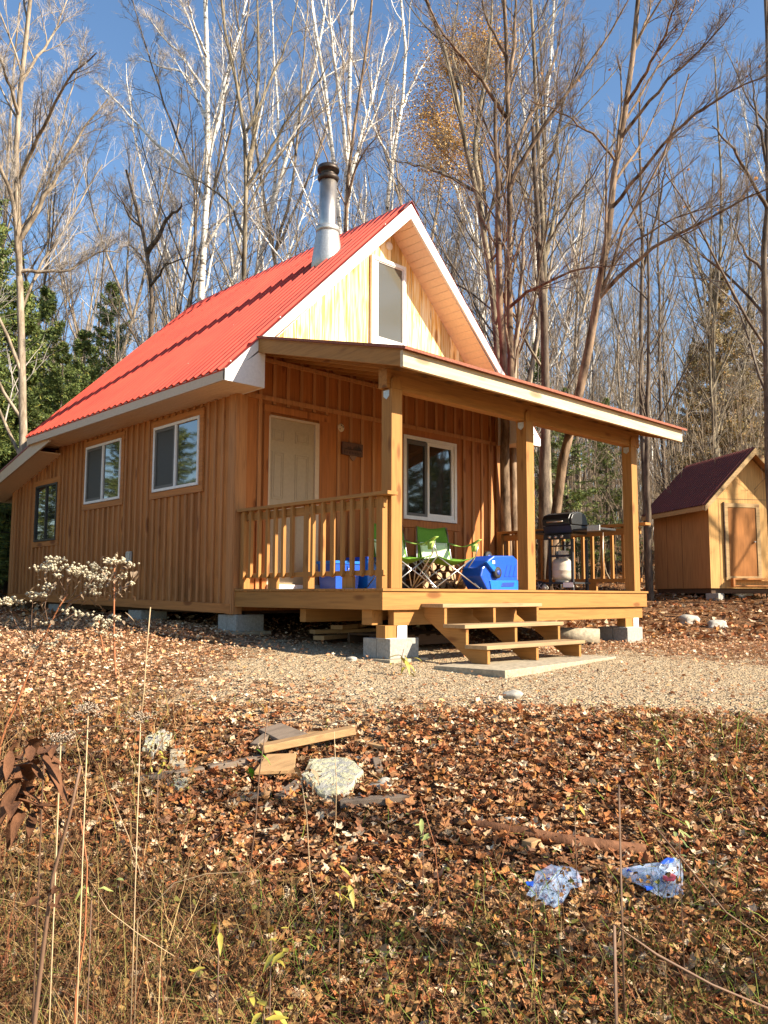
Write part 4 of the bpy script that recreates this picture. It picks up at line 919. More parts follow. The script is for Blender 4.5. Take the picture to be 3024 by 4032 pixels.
# ================================================================== GROUND SHEET
def litter_mask(x, y):     # 1 = leaf litter, 0 = bare gravel
    s = (x-CX)*FH[0]+(y-CY)*FH[1]; l = (x-CX)*RH[0]+(y-CY)*RH[1]
    n = np.sin(x*1.3+2)*np.sin(y*1.1)+.6*np.sin(x*2.9+y*1.7)+.4*np.sin(y*4.3-x*2.1)
    g = np.interp(s, [4.5, 5.2, 6.0, 8.2, 9.6, 11], [0, .6, 1, 1, .5, .1])
    g = g*np.interp(l, [-2.4, -1.2, .5, 3.2, 4.6], [.1, .65, 1, 1, .75])
    return np.clip(1-g+n*.16, 0, 1)
S_ = np.concatenate([np.linspace(-40, 0, 12), np.linspace(.2, 14, 150), np.linspace(14.3, 40, 90), np.linspace(41, 120, 50), np.geomspace(125, 600, 16)])
T_ = np.linspace(-1, 1, 201); T_ = np.sign(T_)*np.abs(T_)**1.5
SS, TT = np.meshgrid(S_, T_, indexing='ij'); HW = 9+np.abs(SS)*1.1; LL = TT*HW
gxx = CX+SS*FH[0]+LL*RH[0]; gyy = CY+SS*FH[1]+LL*RH[1]; gzz = ground(gxx, gyy)
nS, nT = SS.shape
ii = (np.arange(nS-1)[:, None]*nT+np.arange(nT-1)[None]).ravel()
Fq = np.stack([ii, ii+1, ii+nT+1, ii+nT], 1)
mk = litter_mask(gxx.ravel(), gyy.ravel())
m, nt, b = newmat('forest_ground'); b.inputs['Roughness'].default_value = .95; b.inputs['Specular IOR Level'].default_value = .1
tc = N(nt, 'ShaderNodeTexCoord'); at = N(nt, 'ShaderNodeAttribute', attribute_name='Col')
v1 = N(nt, 'ShaderNodeTexVoronoi', i_Scale=16.0); L(nt, tc.outputs['Object'], v1.inputs['Vector'])
lf = ramp(nt, v1.outputs['Color'], [(0, (.10, .045, .02)), (.3, (.20, .095, .042)), (.6, (.29, .15, .07)), (.85, (.15, .07, .032)), (1, (.36, .23, .12))])
v2 = N(nt, 'ShaderNodeTexVoronoi', i_Scale=55.0); L(nt, tc.outputs['Object'], v2.inputs['Vector'])
n3 = N(nt, 'ShaderNodeTexNoise', i_Scale=120.0, i_Detail=4.0); L(nt, tc.outputs['Object'], n3.inputs['Vector'])
gr = ramp(nt, v2.outputs['Color'], [(0, (.38, .28, .17)), (.4, (.45, .34, .215)), (.7, (.50, .385, .25)), (1, (.58, .47, .33))])
gr2 = ramp(nt, n3.outputs[0], [(.3, (.72, .70, .66)), (.7, (1.15, 1.12, 1.08))]); grc = mixc(nt, 1.0, gr.outputs[0], gr2.outputs[0], 'MULTIPLY')
n4 = N(nt, 'ShaderNodeTexNoise', i_Scale=5.0, i_Detail=5.0); L(nt, tc.outputs['Object'], n4.inputs['Vector'])
ad = N(nt, 'ShaderNodeMath', operation='ADD'); L(nt, at.outputs['Fac'], ad.inputs[0]); L(nt, n4.outputs[0], ad.inputs[1])
mr = ramp(nt, ad.outputs[0], [(.80, (0, 0, 0)), (1.0, (1, 1, 1))])
L(nt, mixc(nt, mr.outputs[0], grc, lf.outputs[0]), b.inputs['Base Color'])
bp = N(nt, 'ShaderNodeBump', i_Strength=.9, i_Distance=.03); L(nt, v2.outputs['Distance'], bp.inputs['Height'])
bp2 = N(nt, 'ShaderNodeBump', i_Strength=.8, i_Distance=.04); L(nt, v1.outputs['Distance'], bp2.inputs['Height']); L(nt, bp.outputs[0], bp2.inputs['Normal']); L(nt, bp2.outputs[0], b.inputs['Normal'])
MT['ground'] = m
gr_o = npmesh('ground', np.stack([gxx.ravel(), gyy.ravel(), gzz.ravel()], 1), Fq[:, ::-1] if False else Fq, 'ground', np.repeat(mk[:, None], 3, 1), smooth=True)
if gr_o.data.polygons[5000].normal.z < 0: gr_o.data.flip_normals()
gr_o['kind'] = 'structure'
# ================================================================== LEAF LITTER
MT['leaf'] = attr_mat('dry_leaf', .85, .12, .08)
def leaf_template(big=True):
    if big:
        a = np.linspace(0, 2*np.pi, 13)[:-1]; r = np.array([1.0, .62, .88, .56, .68, .5, .42, .5, .66, .56, .86, .6]); a = a
        V = np.stack([r*np.cos(a), r*np.sin(a), np.zeros(12)], 1); V = np.vstack([[0, 0, 0], V]); F_ = [(0, i, i % 12+1) for i in range(1, 13)]
    else:
        a = np.linspace(0, 2*np.pi, 7)[:-1]; r = np.array([1, .55, .6, .5, .6, .55]); V = np.vstack([[0, 0, 0], np.stack([r*np.cos(a), r*np.sin(a), 0*a], 1)]); F_ = [(0, i, i % 6+1) for i in range(1, 7)]
    return V, np.array(F_)
def rotmats(n, tilt):
    az = rng.uniform(0, 2*np.pi, n); th = np.abs(rng.normal(0, tilt, n)); ph = rng.uniform(0, 2*np.pi, n)
    ca, sa = np.cos(az), np.sin(az); Rz = np.zeros((n, 3, 3)); Rz[:, 0, 0] = ca; Rz[:, 0, 1] = -sa; Rz[:, 1, 0] = sa; Rz[:, 1, 1] = ca; Rz[:, 2, 2] = 1
    k = np.stack([np.cos(ph), np.sin(ph), 0*ph], 1); K = np.zeros((n, 3, 3)); K[:, 0, 1] = -k[:, 2]; K[:, 0, 2] = k[:, 1]; K[:, 1, 0] = k[:, 2]; K[:, 1, 2] = -k[:, 0]; K[:, 2, 0] = -k[:, 1]; K[:, 2, 1] = k[:, 0]
    Rt = np.eye(3)[None]+np.sin(th)[:, None, None]*K+(1-np.cos(th))[:, None, None]*(K@K); return Rt@Rz
LEAFC = np.array([(.32, .13, .05), (.40, .19, .085), (.48, .27, .13), (.19, .08, .036), (.52, .35, .20), (.34, .115, .045), (.42, .19, .06), (.24, .125, .06), (.60, .46, .30), (.14, .062, .03), (.37, .155, .07), (.28, .15, .09)])
def scatter_leaves(P, size, tilt, big, cols=LEAFC, lift=.012, probs=None):
    T, F_ = leaf_template(big); n = len(P); nv = len(T)
    curl = rng.uniform(-1.2, 1.9, n); fold = rng.uniform(-.6, 1.1, n)
    V = np.repeat(T[None], n, 0)*1.0; rr2 = T[:, 0]**2+T[:, 1]**2
    V[:, :, 0] *= rng.uniform(.75, 1.25, n)[:, None]
    V[:, :, 2] = curl[:, None]*rr2[None]*.45+fold[:, None]*np.abs(T[:, 1])[None]*.6+rng.normal(0, .09, (n, nv))
    V *= size[:, None, None]; V = np.einsum('nij,nkj->nki', rotmats(n, tilt), V)
    V += P[:, None, :]; V[:, :, 2] += lift+rng.uniform(0, .02, n)[:, None]
    c = cols[rng.choice(len(cols), n, p=probs)]*rng.uniform(.7, 1.2, (n, 1)); C = np.repeat(c[:, None], nv, 1)
    F2 = (F_[None]+(np.arange(n)*nv)[:, None, None]).reshape(-1, 3)
    return V.reshape(-1, 3), F2, np.clip(C.reshape(-1, 3), 0, 1)
def sample(n, s0, s1, halfk=.50, pad=.5, power=1.0):
    s = s0+(s1-s0)*rng.uniform(0, 1, n)**power; l = rng.uniform(-1, 1, n)*(halfk*s+pad)
    x = CX+s*FH[0]+l*RH[0]; y = CY+s*FH[1]+l*RH[1]; return x, y, s, l
def not_under(x, y, s, keep=.08):
    inside = (x > .3) & (x < 4.9) & (y > -2.2) & (y < 7); slab = (x > .15) & (x < 2.5) & (y > -3.8) & (y < -2.9)
    r = rng.uniform(0, 1, len(x)); return (~inside | (r < keep*3)) & (~slab | (r < .06))
LEAF_LIT = np.clip(LEAFC*np.array([1.15, 1.25, 1.35])+np.array([.14, .10, .065]), 0, .85)  # lightened copy of the palette: sunlight painted into the mid-distance leaves
def litter(n, s0, s1, smin, smax, big, tilt, name, label, power=1.0, gravel_keep=.08, halfk=.50, cols=LEAFC):
    x, y, s, l = sample(n, s0, s1, halfk=halfk, power=power); mkk = litter_mask(x, y); keep = (rng.uniform(0, 1, n) < np.clip((mkk-.12)*1.25, gravel_keep, 1)) & not_under(x, y, s)
    x, y = x[keep], y[keep]; z = ground(x, y); P = np.stack([x, y, z], 1)
    V, F2, C = scatter_leaves(P, rng.uniform(smin, smax, len(x)), tilt, big, cols)
    o = npmesh(name, V, F2, 'leaf', C); tag(o, label, 'leaves', None, 'stuff'); return o
litter(34000, 1.7, 5.4, .014, .036, True, .48, 'fallen_leaves', 'thick carpet of fallen brown maple leaves in the foreground')
litter(32000, 5.0, 12, .013, .030, True, .4, 'fallen_leaves', 'brown leaves scattered over the gravel around the cabin', 1.0, .09, .5, LEAF_LIT)
litter(20000, 11.5, 34, .04, .085, False, .5, 'fallen_leaves', 'fallen leaves covering the forest floor behind the cabin', 1.2, 1, .5)
# the carpet goes on beyond the picture's sides
for sg, wd in ((1, 'right'), (-1, 'left')):
    n = 15000; s = 1.2+13*rng.uniform(0, 1, n); l = sg*(.5*s+.45+3.6*rng.uniform(0, 1, n)); x = CX+s*FH[0]+l*RH[0]; y = CY+s*FH[1]+l*RH[1]; k = (rng.uniform(0, 1, n) < np.clip((litter_mask(x, y)-.12)*1.25, .09, 1)) & not_under(x, y, s); x, y = x[k], y[k]
    V, F2, C = scatter_leaves(np.stack([x, y, ground(x, y)], 1), rng.uniform(.022, .046, len(x)), .5, False, LEAFC); tag(npmesh('fallen_leaves', V, F2, 'leaf', C), 'brown leaf carpet continuing past the %s side of the picture' % wd, 'leaves', None, 'stuff')
# pebbles
def pebbles(n, s0, s1, rmin, rmax, name, label, hi):
    x, y, s, l = sample(n, s0, s1); mkk = litter_mask(x, y); k = (mkk < hi) & not_under(x, y, s, .3); x, y = x[k], y[k]; n = len(x); z = ground(x, y)
    T = np.array([(1, 0, 0), (-1, 0, 0), (0, 1, 0), (0, -1, 0), (0, 0, 1), (0, 0, -1), (.6, .6, .5), (-.6, .55, .5), (.55, -.6, .5), (-.6, -.6, .5)], float)
    F_ = np.array([(4, 6, 7), (4, 7, 9), (4, 9, 8), (4, 8, 6), (6, 0, 2), (6, 2, 7), (7, 2, 1), (7, 1, 9), (9, 1, 3), (9, 3, 8), (8, 3, 0), (8, 0, 6)])
    V = T[None]*rng.uniform(.7, 1.2, (n, 10, 1)); V *= rng.uniform(rmin, rmax, n)[:, None, None]*np.array([1, 1, .6]); V = np.einsum('nij,nkj->nki', rotmats(n, .2), V)
    V += np.stack([x, y, z], 1)[:, None]; c = np.array([(.42, .33, .22), (.32, .24, .15), (.54, .46, .34), (.38, .27, .16)])[rng.integers(0, 4, n)]*rng.uniform(.8, 1.15, (n, 1))
    o = npmesh(name, V.reshape(-1, 3), (F_[None]+(np.arange(n)*10)[:, None, None]).reshape(-1, 3), MT['pebble'], np.repeat(c[:, None], 10, 1).reshape(-1, 3)); tag(o, label, 'gravel', None, 'stuff')
MT['pebble'] = attr_mat('pebble', .9, 0, .2)
pebbles(26000, 4.6, 13, .003, .012, 'gravel', 'loose tan gravel and pebbles in front of the porch', .75)
# ================================================================== DRY GRASS AND STEMS (stuff)
MT['stem'] = attr_mat('dry_stem', .85, .1, .06)
def ribbons(P0, D, Ls, wd, cols, bend, name, label, cat='grass', nseg=4):
    n = len(P0); t = np.linspace(0, 1, nseg+1); side = np.cross(D, rng.normal(size=(n, 3))); side /= np.linalg.norm(side, axis=1)[:, None]+1e-9
    az = rng.uniform(0, 2*np.pi, n); bd = np.stack([np.cos(az), np.sin(az), -rng.uniform(0, 1, n)], 1)*bend[:, None]
    C = P0[:, None]+D[:, None]*(Ls[:, None]*t)[..., None]+bd[:, None]*((t**2)[None]*Ls[:, None])[..., None]
    w = wd[:, None]*(1-.8*t)[None]
    A = C-side[:, None]*w[..., None]; B = C+side[:, None]*w[..., None]; V = np.stack([A, B], 2).reshape(n, -1, 3)
    k = np.arange(nseg)*2; f = np.stack([k, k+1, k+3, k+2], 1); F2 = (f[None]+(np.arange(n)*(nseg+1)*2)[:, None, None]).reshape(-1, 4)
    c = np.repeat(cols[:, None], (nseg+1)*2, 1).reshape(-1, 3)
    o = npmesh(name, V.reshape(-1, 3), F2, 'stem', c); tag(o, label, cat, None, 'stuff'); return o
def grassy(n, s0, s1, l0, l1, lmin, lmax, pal, name, label, wid=(.0012, .0028), tilt=.45, clump=0.0):
    s = rng.uniform(s0, s1, n)
    if clump: s = s0+(s1-s0)*np.clip(rng.integers(0, 14, n)/14+rng.normal(0, clump, n), 0, 1)
    f = rng.uniform(0, 1, n) if not clump else np.clip(rng.integers(0, 19, n)/19+rng.normal(0, clump*.6, n), 0, 1)
    l = (l0+(l1-l0)*f)*(.47*s+.2)
    x = CX+s*FH[0]+l*RH[0]; y = CY+s*FH[1]+l*RH[1]; P0 = np.stack([x, y, ground(x, y)-.01], 1)
    D = rng.normal(0, tilt, (n, 3)); D[:, 2] = 1; D /= np.linalg.norm(D, axis=1)[:, None]
    cc = np.array(pal)[rng.integers(0, len(pal), n)]*rng.uniform(.7, 1.2, (n, 1))
    ribbons(P0, D, rng.uniform(lmin, lmax, n), rng.uniform(*wid, n), np.clip(cc, 0, 1), rng.uniform(0, .9, n), name, label)
straw = [(.34, .20, .09), (.44, .30, .14), (.20, .11, .05), (.16, .08, .04), (.30, .24, .08), (.26, .10, .05), (.12, .06, .03)]
grn = [(.13, .20, .03), (.20, .26, .05), (.30, .33, .08), (.10, .14, .03)]
grassy(8500, 1.75, 3.3, -1, 1, .05, .22, straw+grn[:2], 'dry_grass', 'tangle of dry straw coloured stems along the bottom of the picture', tilt=.55)
grassy(3600, 1.75, 3.2, -1, 1, .06, .26, straw+grn, 'dry_grass', 'tufts of dying green and tan grass in the foreground', clump=.03, tilt=.5)
grassy(2000, 1.8, 5.2, -1.05, -.45, .1, .5, straw, 'dry_grass', 'taller dry stems at the left of the slope', tilt=.35)
grassy(3000, 1.8, 3.4, -1.05, -.2, .15, .45, straw, 'dry_grass', 'tangled tall straw at the lower left corner', tilt=.6, wid=(.0009, .002))
grassy(1500, 2.2, 5.2, .6, 1.05, .06, .28, straw+grn, 'dry_grass', 'short dry and green grass at the right of the slope', clump=.04, tilt=.6)
grassy(900, 3.3, 5.6, -.95, .9, .04, .16, grn+straw, 'dry_grass', 'sparse small tufts of grass among the leaves', clump=.02, tilt=.5)
def weed_leaves(n, s0, s1, name, label, l0=-1, l1=1):
    s = rng.uniform(s0, s1, n); l = (l0+(l1-l0)*rng.uniform(0, 1, n))*(.47*s+.2); x = CX+s*FH[0]+l*RH[0]; y = CY+s*FH[1]+l*RH[1]; P = np.stack([x, y, ground(x, y)+rng.uniform(.01, .16, n)], 1)
    V, F2, C = scatter_leaves(P, rng.uniform(.007, .02, n), 1.1, False, np.array([(.20, .18, .05), (.28, .17, .06), (.26, .14, .05), (.36, .20, .08), (.16, .08, .035), (.24, .13, .05), (.12, .07, .03)]))
    tag(npmesh(name, V, F2, 'leaf', C), label, 'weeds', None, 'stuff')
weed_leaves(5200, 1.75, 3.3, 'weed_leaves', 'small olive and brown leaves of dying weeds tangled along the bottom')
weed_leaves(1300, 3.0, 5.2, 'weed_leaves', 'scattered small weed leaves over the litter at the left', -1.05, -.3)
# ================================================================== TREES
def tubes_np(P, Rd, sides):
    n, k, _ = P.shape; Tn = np.gradient(P, axis=1); Tn /= np.linalg.norm(Tn, axis=2)[..., None]+1e-9
    ref = np.where(np.abs(Tn[..., 2:3]) > .9, np.array([1., 0, 0]), np.array([0, 0, 1.])); A = np.cross(Tn, ref); A /= np.linalg.norm(A, axis=2)[..., None]+1e-9
    ref0 = A[:, :1]; A = ref0-Tn*np.sum(ref0*Tn, 2, keepdims=True); A /= np.linalg.norm(A, axis=2)[..., None]+1e-9
    B = np.cross(Tn, A); th = np.arange(sides)*2*np.pi/sides
    V = P[:, :, None]+(A[:, :, None]*np.cos(th)[:, None]+B[:, :, None]*np.sin(th)[:, None])*Rd[:, :, None, None]
    V = V.reshape(n, k*sides, 3); i = np.arange(k-1)[:, None]*sides; j = np.arange(sides)[None]; j2 = (j+1) % sides
    f = np.stack([i+j, i+j2, i+sides+j2, i+sides+j], 2).reshape(-1, 4)
    return V.reshape(-1, 3), (f[None]+(np.arange(n)*k*sides)[:, None, None]).reshape(-1, 4)
def grow(P, Rd, nch, t0, t1, Lf, ang, k, g, rfac=.55, up=.35, wig=.12, Lmin=.12, absL=None, shape=None, rmin=.0022, hz=None):
    n, kk, _ = P.shape; m = n*nch; pi = np.repeat(np.arange(n), nch)
    t = (t0+(t1-t0)*((np.tile(np.arange(nch), n)+g.uniform(0, 1, m))/nch)); f = t*(kk-1); i = np.minimum(f.astype(int), kk-2); w = (f-i)[:, None]
    A, B = P[pi, i], P[pi, i+1]; S = A*(1-w)+B*w; T = B-A; segL = np.linalg.norm(T, axis=1); T /= segL[:, None]+1e-9
    r0 = Rd[pi, i]*(1-w[:, 0])+Rd[pi, i+1]*w[:, 0]; PL = np.linalg.norm(P[:, -1]-P[:, 0], axis=1)[pi]
    Q = np.cross(T, g.normal(size=(m, 3))); Q /= np.linalg.norm(Q, axis=1)[:, None]+1e-9
    if hz is not None: Q = Q*(1-hz[1])+np.array(hz[0])*hz[1]
    a = g.uniform(ang[0], ang[1], m)[:, None]; D = T*np.cos(a)+Q*np.sin(a); D[:, 2] += up*g.uniform(.2, 1, m); D /= np.linalg.norm(D, axis=1)[:, None]
    Ln = (absL if absL is not None else PL*Lf)*g.uniform(.6, 1.25, m)*(1.05-.62*t if shape is None else shape(t)); Ln = np.maximum(Ln, Lmin)
    C = np.zeros((m, k, 3)); C[:, 0] = S; d = D.copy(); st = (Ln/(k-1))[:, None]
    for q in range(1, k):
        C[:, q] = C[:, q-1]+d*st; d = d+g.normal(0, wig, (m, 3)); d[:, 2] += up*.12; d /= np.linalg.norm(d, axis=1)[:, None]
    rr_ = np.maximum(np.minimum(r0*rfac, Ln*.011+.002), rmin)[:, None]*np.linspace(1, .35, k)[None]; rr_ = np.maximum(rr_, rmin*.7)
    return C, rr_
def bare_tree(name, paths, radii, g, parent_args, spec, fine=1.0):
    """paths: list of (k,3) arrays for trunk and main limbs; spec: dict"""
    K = 14; Ps = []; Rs = []
    for p, r in zip(paths, radii):
        p = np.asarray(p, float); d = np.concatenate([[0], np.cumsum(np.linalg.norm(np.diff(p, axis=0), axis=1))]); tt = np.linspace(0, d[-1], K)
        q = np.stack([np.interp(tt, d, p[:, a]) for a in range(3)], 1)
        q[1:-1] = .25*q[:-2]+.5*q[1:-1]+.25*q[2:]; q[1:-1] += g.normal(0, .012, (K-2, 3))
        if Ps:   # a limb starts on the wood it grows from
            Q = np.vstack([np.linspace(a[:-1], a[1:], 6).reshape(-1, 3) for a in Ps]); j = np.argmin(np.linalg.norm(Q-q[0], axis=1)); off = Q[j]-q[0]; q = q+off*np.linspace(1, 0, K)[:, None]**2
        Ps.append(q); rr_ = r[0]+(r[1]-r[0])*(tt/d[-1]); rr_[0] *= 1.0; Rs.append(rr_)
    P0 = np.stack(Ps); R0 = np.stack(Rs); V0, F0 = tubes_np(P0, R0, 9)
    L1, r1 = grow(P0, R0, spec.get('n1', 9), spec.get('t0', .3), .98, spec.get('L1', .3), spec.get('a1', (.5, .9)), 7, g, .5, spec.get('up', .35), .10, hz=spec.get('hz'))
    L2, r2 = grow(L1, r1, spec.get('n2', 6), .15, .98, .46, (.35, .8), 5, g, .6, spec.get('up', .35)*.8, .10)
    L3, r3 = grow(L2, r2, max(4, spec.get('n3', 5)-1), .15, .95, .78, (.3, .8), 4, g, .7, .22, .12, rmin=spec.get('rm', .0022))
    L4, r4 = grow(L3, r3, spec.get('n4', 2), .2, 1, .75, (.3, .8), 3, g, .8, .15, .14, Lmin=.1, rmin=spec.get('rm', .0022)*.85)
    return (V0, F0), [(L1, r1, 5), (L2, r2, 4), (L3, r3, 3), (L4, r4, 3)]
def cat_mesh(parts):
    V = []; F_ = []; b = 0
    for v, f in parts: V.append(v); F_.append(f+b); b += len(v)
    return np.vstack(V), np.vstack(F_)
MT['bk_grey'] = bark('grey_maple_bark', (.065, .05, .035), (.33, .275, .19), 9)
MT['bk_dark'] = bark('dark_bark', (.055, .04, .032), (.20, .155, .115), 9)
MT['bk_red'] = bark('reddish_bark', (.06, .038, .024), (.30, .21, .14), 9)
MT['bk_birch'] = bark('white_birch_bark', (.10, .085, .07), (.80, .76, .70), 9, marks=True)
MT['bk_yel'] = bark('tan_bark', (.13, .095, .065), (.42, .345, .26), 9)
MT['tw_grey'] = simple('grey_twigs', (.20, .165, .125), .8, 0, .25, nscale=2)
MT['tw_red'] = simple('reddish_twigs', (.17, .125, .09), .8, 0, .25, nscale=2)
MT['tw_dark'] = simple('dark_twigs', (.10, .08, .065), .8, 0, .25, nscale=2)
MT['tw_pale'] = simple('pale_twigs', (.33, .285, .245), .8, 0, .25, nscale=2)
MT['tw_brush'] = simple('brush_twigs', (.22, .16, .10), .8, 0, .5, nscale=.6)
def finish_tree(name, loc, label, group, V0F0, levels, bkm, twm, leaves=None):
    t = bpy.data.objects.new(name, None); COL.objects.link(t); t.location = loc; tag(t, label, 'tree', group); L0 = np.array(loc)
    v, f = cat_mesh([V0F0]+[tubes_np(a, r, s) for a, r, s in levels[:1]]); npmesh('trunk', v-L0, f, bkm, parent=t, smooth=True)
    v, f = cat_mesh([tubes_np(a, r, s) for a, r, s in levels[1:]]); npmesh('crown', v-L0, f, twm, parent=t)
    if leaves is not None:
        P, size, cols = leaves; V, F2, C = scatter_leaves(P, size, 1.2, False, cols, 0); npmesh('leaves', V-L0, F2, 'leaf', C, parent=t)
    return t
def hero(D, r, path, limbs=(), label='', bk='bk_grey', tw='tw_grey', seed=1, spec=None, name='bare_tree', lean=0.0, leaves=None, group=None):
    g = np.random.default_rng(seed); spec = spec or {}
    def to3(pts, d0, dd):
        n = len(pts); return np.array([dep(u, v, d0+dd*i/max(1, n-1)) for i, (u, v) in enumerate(pts)])
    p = to3(path, D, lean); b0 = p[0].copy(); dirn = p[1]-p[0]; dirn /= max(.2, abs(dirn[2])); zg = gz(b0[0], b0[1])
    base = np.array([b0[0]-dirn[0]*(b0[2]-zg)*.5, b0[1], 0.]); base[2] = gz(base[0], base[1])-.08
    pts = np.vstack([[base], [base+(b0-base)*.08], p]); 
    hgt = p[-1][2]-base[2]; paths = [pts]; rad = [(r, r*.28)]
    for i, (lp, lr) in enumerate(limbs):
        # limb begins on the trunk at the same depth there
        vv = lp[0][1]; tr = np.interp(-vv, [-q[1] for q in path], np.linspace(0, 1, len(path))); d0 = D+lean*tr
        paths.append(to3(lp, d0, g.uniform(-1.8, 1.8) if len(lp) > 2 else .3)); rad.append((lr, lr*.25))
    V0F0, lev = bare_tree(name, paths, rad, g, None, spec)
    lv = None
    if leaves:
        n, cond, size, cols = leaves; A = lev[2][0].reshape(-1, 3); A = A[cond(A)]; A = A[g.integers(0, len(A), n)]+g.normal(0, .10 if n < 1000 else .42, (n, 3)); lv = (A, g.uniform(*size, n), cols)
    return finish_tree(name, tuple(base), label, group, V0F0, lev, bk, tw, lv)
A6 = lambda u, v: (u/1.106, v/1.106)
A7 = lambda u, v: (1500+u/1.0886, v/1.0886)
BIR = dict(n1=10, n2=6, n3=5, n4=2, L1=.28, a1=(.35, .8), t0=.25, up=.25)
MAP = dict(n1=9, n2=6, n3=5, n4=2, L1=.32, a1=(.45, .95), t0=.3, up=.35)
hero(15, .085, [A6(95, 1438), A6(85, 1250), A6(92, 1000), A6(75, 800), A6(60, 600), A6(80, 380), A6(115, 180), A6(150, -150), A6(170, -600)],
     [([A6(88, 1230), A6(60, 900), A6(-40, 600), A6(-120, 300)], .05), ([A6(92, 1060), A6(190, 880), A6(290, 690), A6(380, 540), A6(470, 430)], .045), ([A6(90, 1180), A6(300, 1180), A6(430, 1090), A6(520, 1100)], .035), ([A6(85, 800), A6(190, 560), A6(300, 330), A6(420, 230)], .04), ([A6(85, 500), A6(20, 300), A6(-60, 100)], .035), ([A6(95, 330), A6(230, 150), A6(330, -100)], .03)],
     'tall spreading sunlit grey maple at the left edge behind the lean-to roof', 'bk_yel', 'tw_pale', 11, dict(n1=11, n2=7, n3=6, n4=3, L1=.36, a1=(.4, .9), t0=.15, up=.4))
hero(19, .095, [A6(660, 1438), A6(655, 1250), A6(655, 1110), A6(625, 1010), A6(590, 910), A6(565, 800), A6(550, 740)],
     [([A6(656, 1108), A6(700, 1040), A6(722, 960), A6(760, 925), A6(797, 900), A6(790, 885)], .065), ([A6(655, 1200), A6(625, 1120), A6(560, 1060), A6(500, 1040)], .035), ([A6(656, 1230), A6(690, 1200), A6(720, 1150), A6(850, 1110)], .035), ([A6(620, 1000), A6(570, 960), A6(540, 890), A6(500, 800)], .03)],
     'short broken topped dark tree forking above the middle of the red roof', 'bk_dark', 'tw_dark', 12, dict(n1=9, n2=7, n3=5, n4=2, L1=.24, a1=(.5, 1.0), t0=.1, up=.3))
hero(20, .115, [A6(878, 1315), A6(875, 1100), A6(886, 920), A6(912, 780), A6(915, 640), A6(903, 500), A6(905, 300), A6(895, 100), A6(885, -300), A6(870, -700)],
     [([A6(880, 905), A6(840, 790), A6(760, 690), A6(690, 640), A6(600, 550), A6(540, 470), A6(470, 400), A6(420, 360)], .055), ([A6(915, 640), A6(955, 540), A6(975, 400), A6(1000, 280), A6(1040, 150), A6(1100, -100)], .06), ([A6(905, 520), A6(850, 430), A6(820, 320), A6(700, 290), A6(600, 250)], .04), ([A6(903, 420), A6(800, 250), A6(700, 160), A6(640, 60)], .035), ([A6(900, 260), A6(840, 100), A6(800, -100)], .035)],
     'large white barked birch rising behind the ridge left of the chimney', 'bk_birch', 'tw_pale', 13, dict(n1=10, n2=7, n3=5, n4=3, L1=.3, a1=(.35, .8), t0=.3, up=.2), name='birch_tree')
hero(18, .078, [A6(1062, 1220), A6(1068, 1000), A6(1072, 830), A6(1082, 640), A6(1062, 480), A6(1020, 330), A6(990, 200), A6(955, 0), A6(930, -300)],
     [([A6(1080, 780), A6(1115, 650), A6(1118, 450), A6(1135, 280), A6(1125, 100), A6(1110, -200)], .055), ([A6(1078, 800), A6(1150, 700), A6(1250, 520), A6(1380, 360), A6(1450, 260)], .04), ([A6(1066, 1020), A6(1000, 880), A6(900, 800), A6(700, 720)], .032), ([A6(1120, 560), A6(1190, 380), A6(1260, 180), A6(1310, -50)], .035)],
     'dark stemmed maple with a high fork midway along the roof ridge', 'bk_grey', 'tw_grey', 14, dict(MAP, t0=.35))
hero(23, .10, [A6(1095, 1200), A6(1150, 1050), A6(1205, 880), A6(1228, 700), A6(1290, 540), A6(1350, 400), A6(1400, 200), A6(1430, -100)],
     [([A6(1200, 900), A6(1220, 640), A6(1210, 400), A6(1190, 200), A6(1180, -100)], .05), ([A6(1228, 700), A6(1180, 560), A6(1190, 380)], .04)],
     'leaning white and grey birch just left of the steel chimney', 'bk_birch', 'tw_grey', 15, BIR, name='birch_tree')
hero(22, .10, [A6(1480, 1000), A6(1470, 860), A6(1450, 640), A6(1425, 420), A6(1390, 250), A6(1360, 60), A6(1330, -300)],
     [([A6(1450, 600), A6(1380, 500), A6(1300, 400)], .03)], 'thin pale birch stem rising just behind the chimney top', 'bk_birch', 'tw_pale', 16, BIR, name='birch_tree')
hero(20, .10, [A6(1500, 1010), A6(1505, 860), A6(1525, 640), A6(1528, 400), A6(1530, 150), A6(1535, -200), A6(1540, -600)],
     [([A6(1510, 850), A6(1570, 600), A6(1640, 350), A6(1700, 100)], .05), ([A6(1520, 700), A6(1480, 420), A6(1440, 150), A6(1420, -100)], .05)],
     'cluster of upright white birch stems right of the chimney', 'bk_birch', 'tw_pale', 17, BIR, name='birch_tree')
hero(16, .055, [A6(1500, 1020), A6(1505, 900), A6(1518, 700), A6(1550, 480), A6(1600, 250), A6(1625, 0), A6(1640, -400)], [([A6(1505, 880), A6(1560, 700), A6(1659, 560)], .03)],
     'slender reddish brown stem beside the chimney in front of the birches', 'bk_red', 'tw_red', 18, MAP)
hero(24, .10, [A7(20, 900), A7(40, 760), A7(60, 560), A7(130, 350), A7(100, 120), A7(60, -200)], [([A7(30, 700), A7(-60, 500), A7(-120, 300)], .04), ([A7(20, 480), A7(90, 410), A7(210, 230)], .04)],
     'white birch just left of the gable peak, reaching out of frame', 'bk_birch', 'tw_pale', 19, BIR, name='birch_tree')
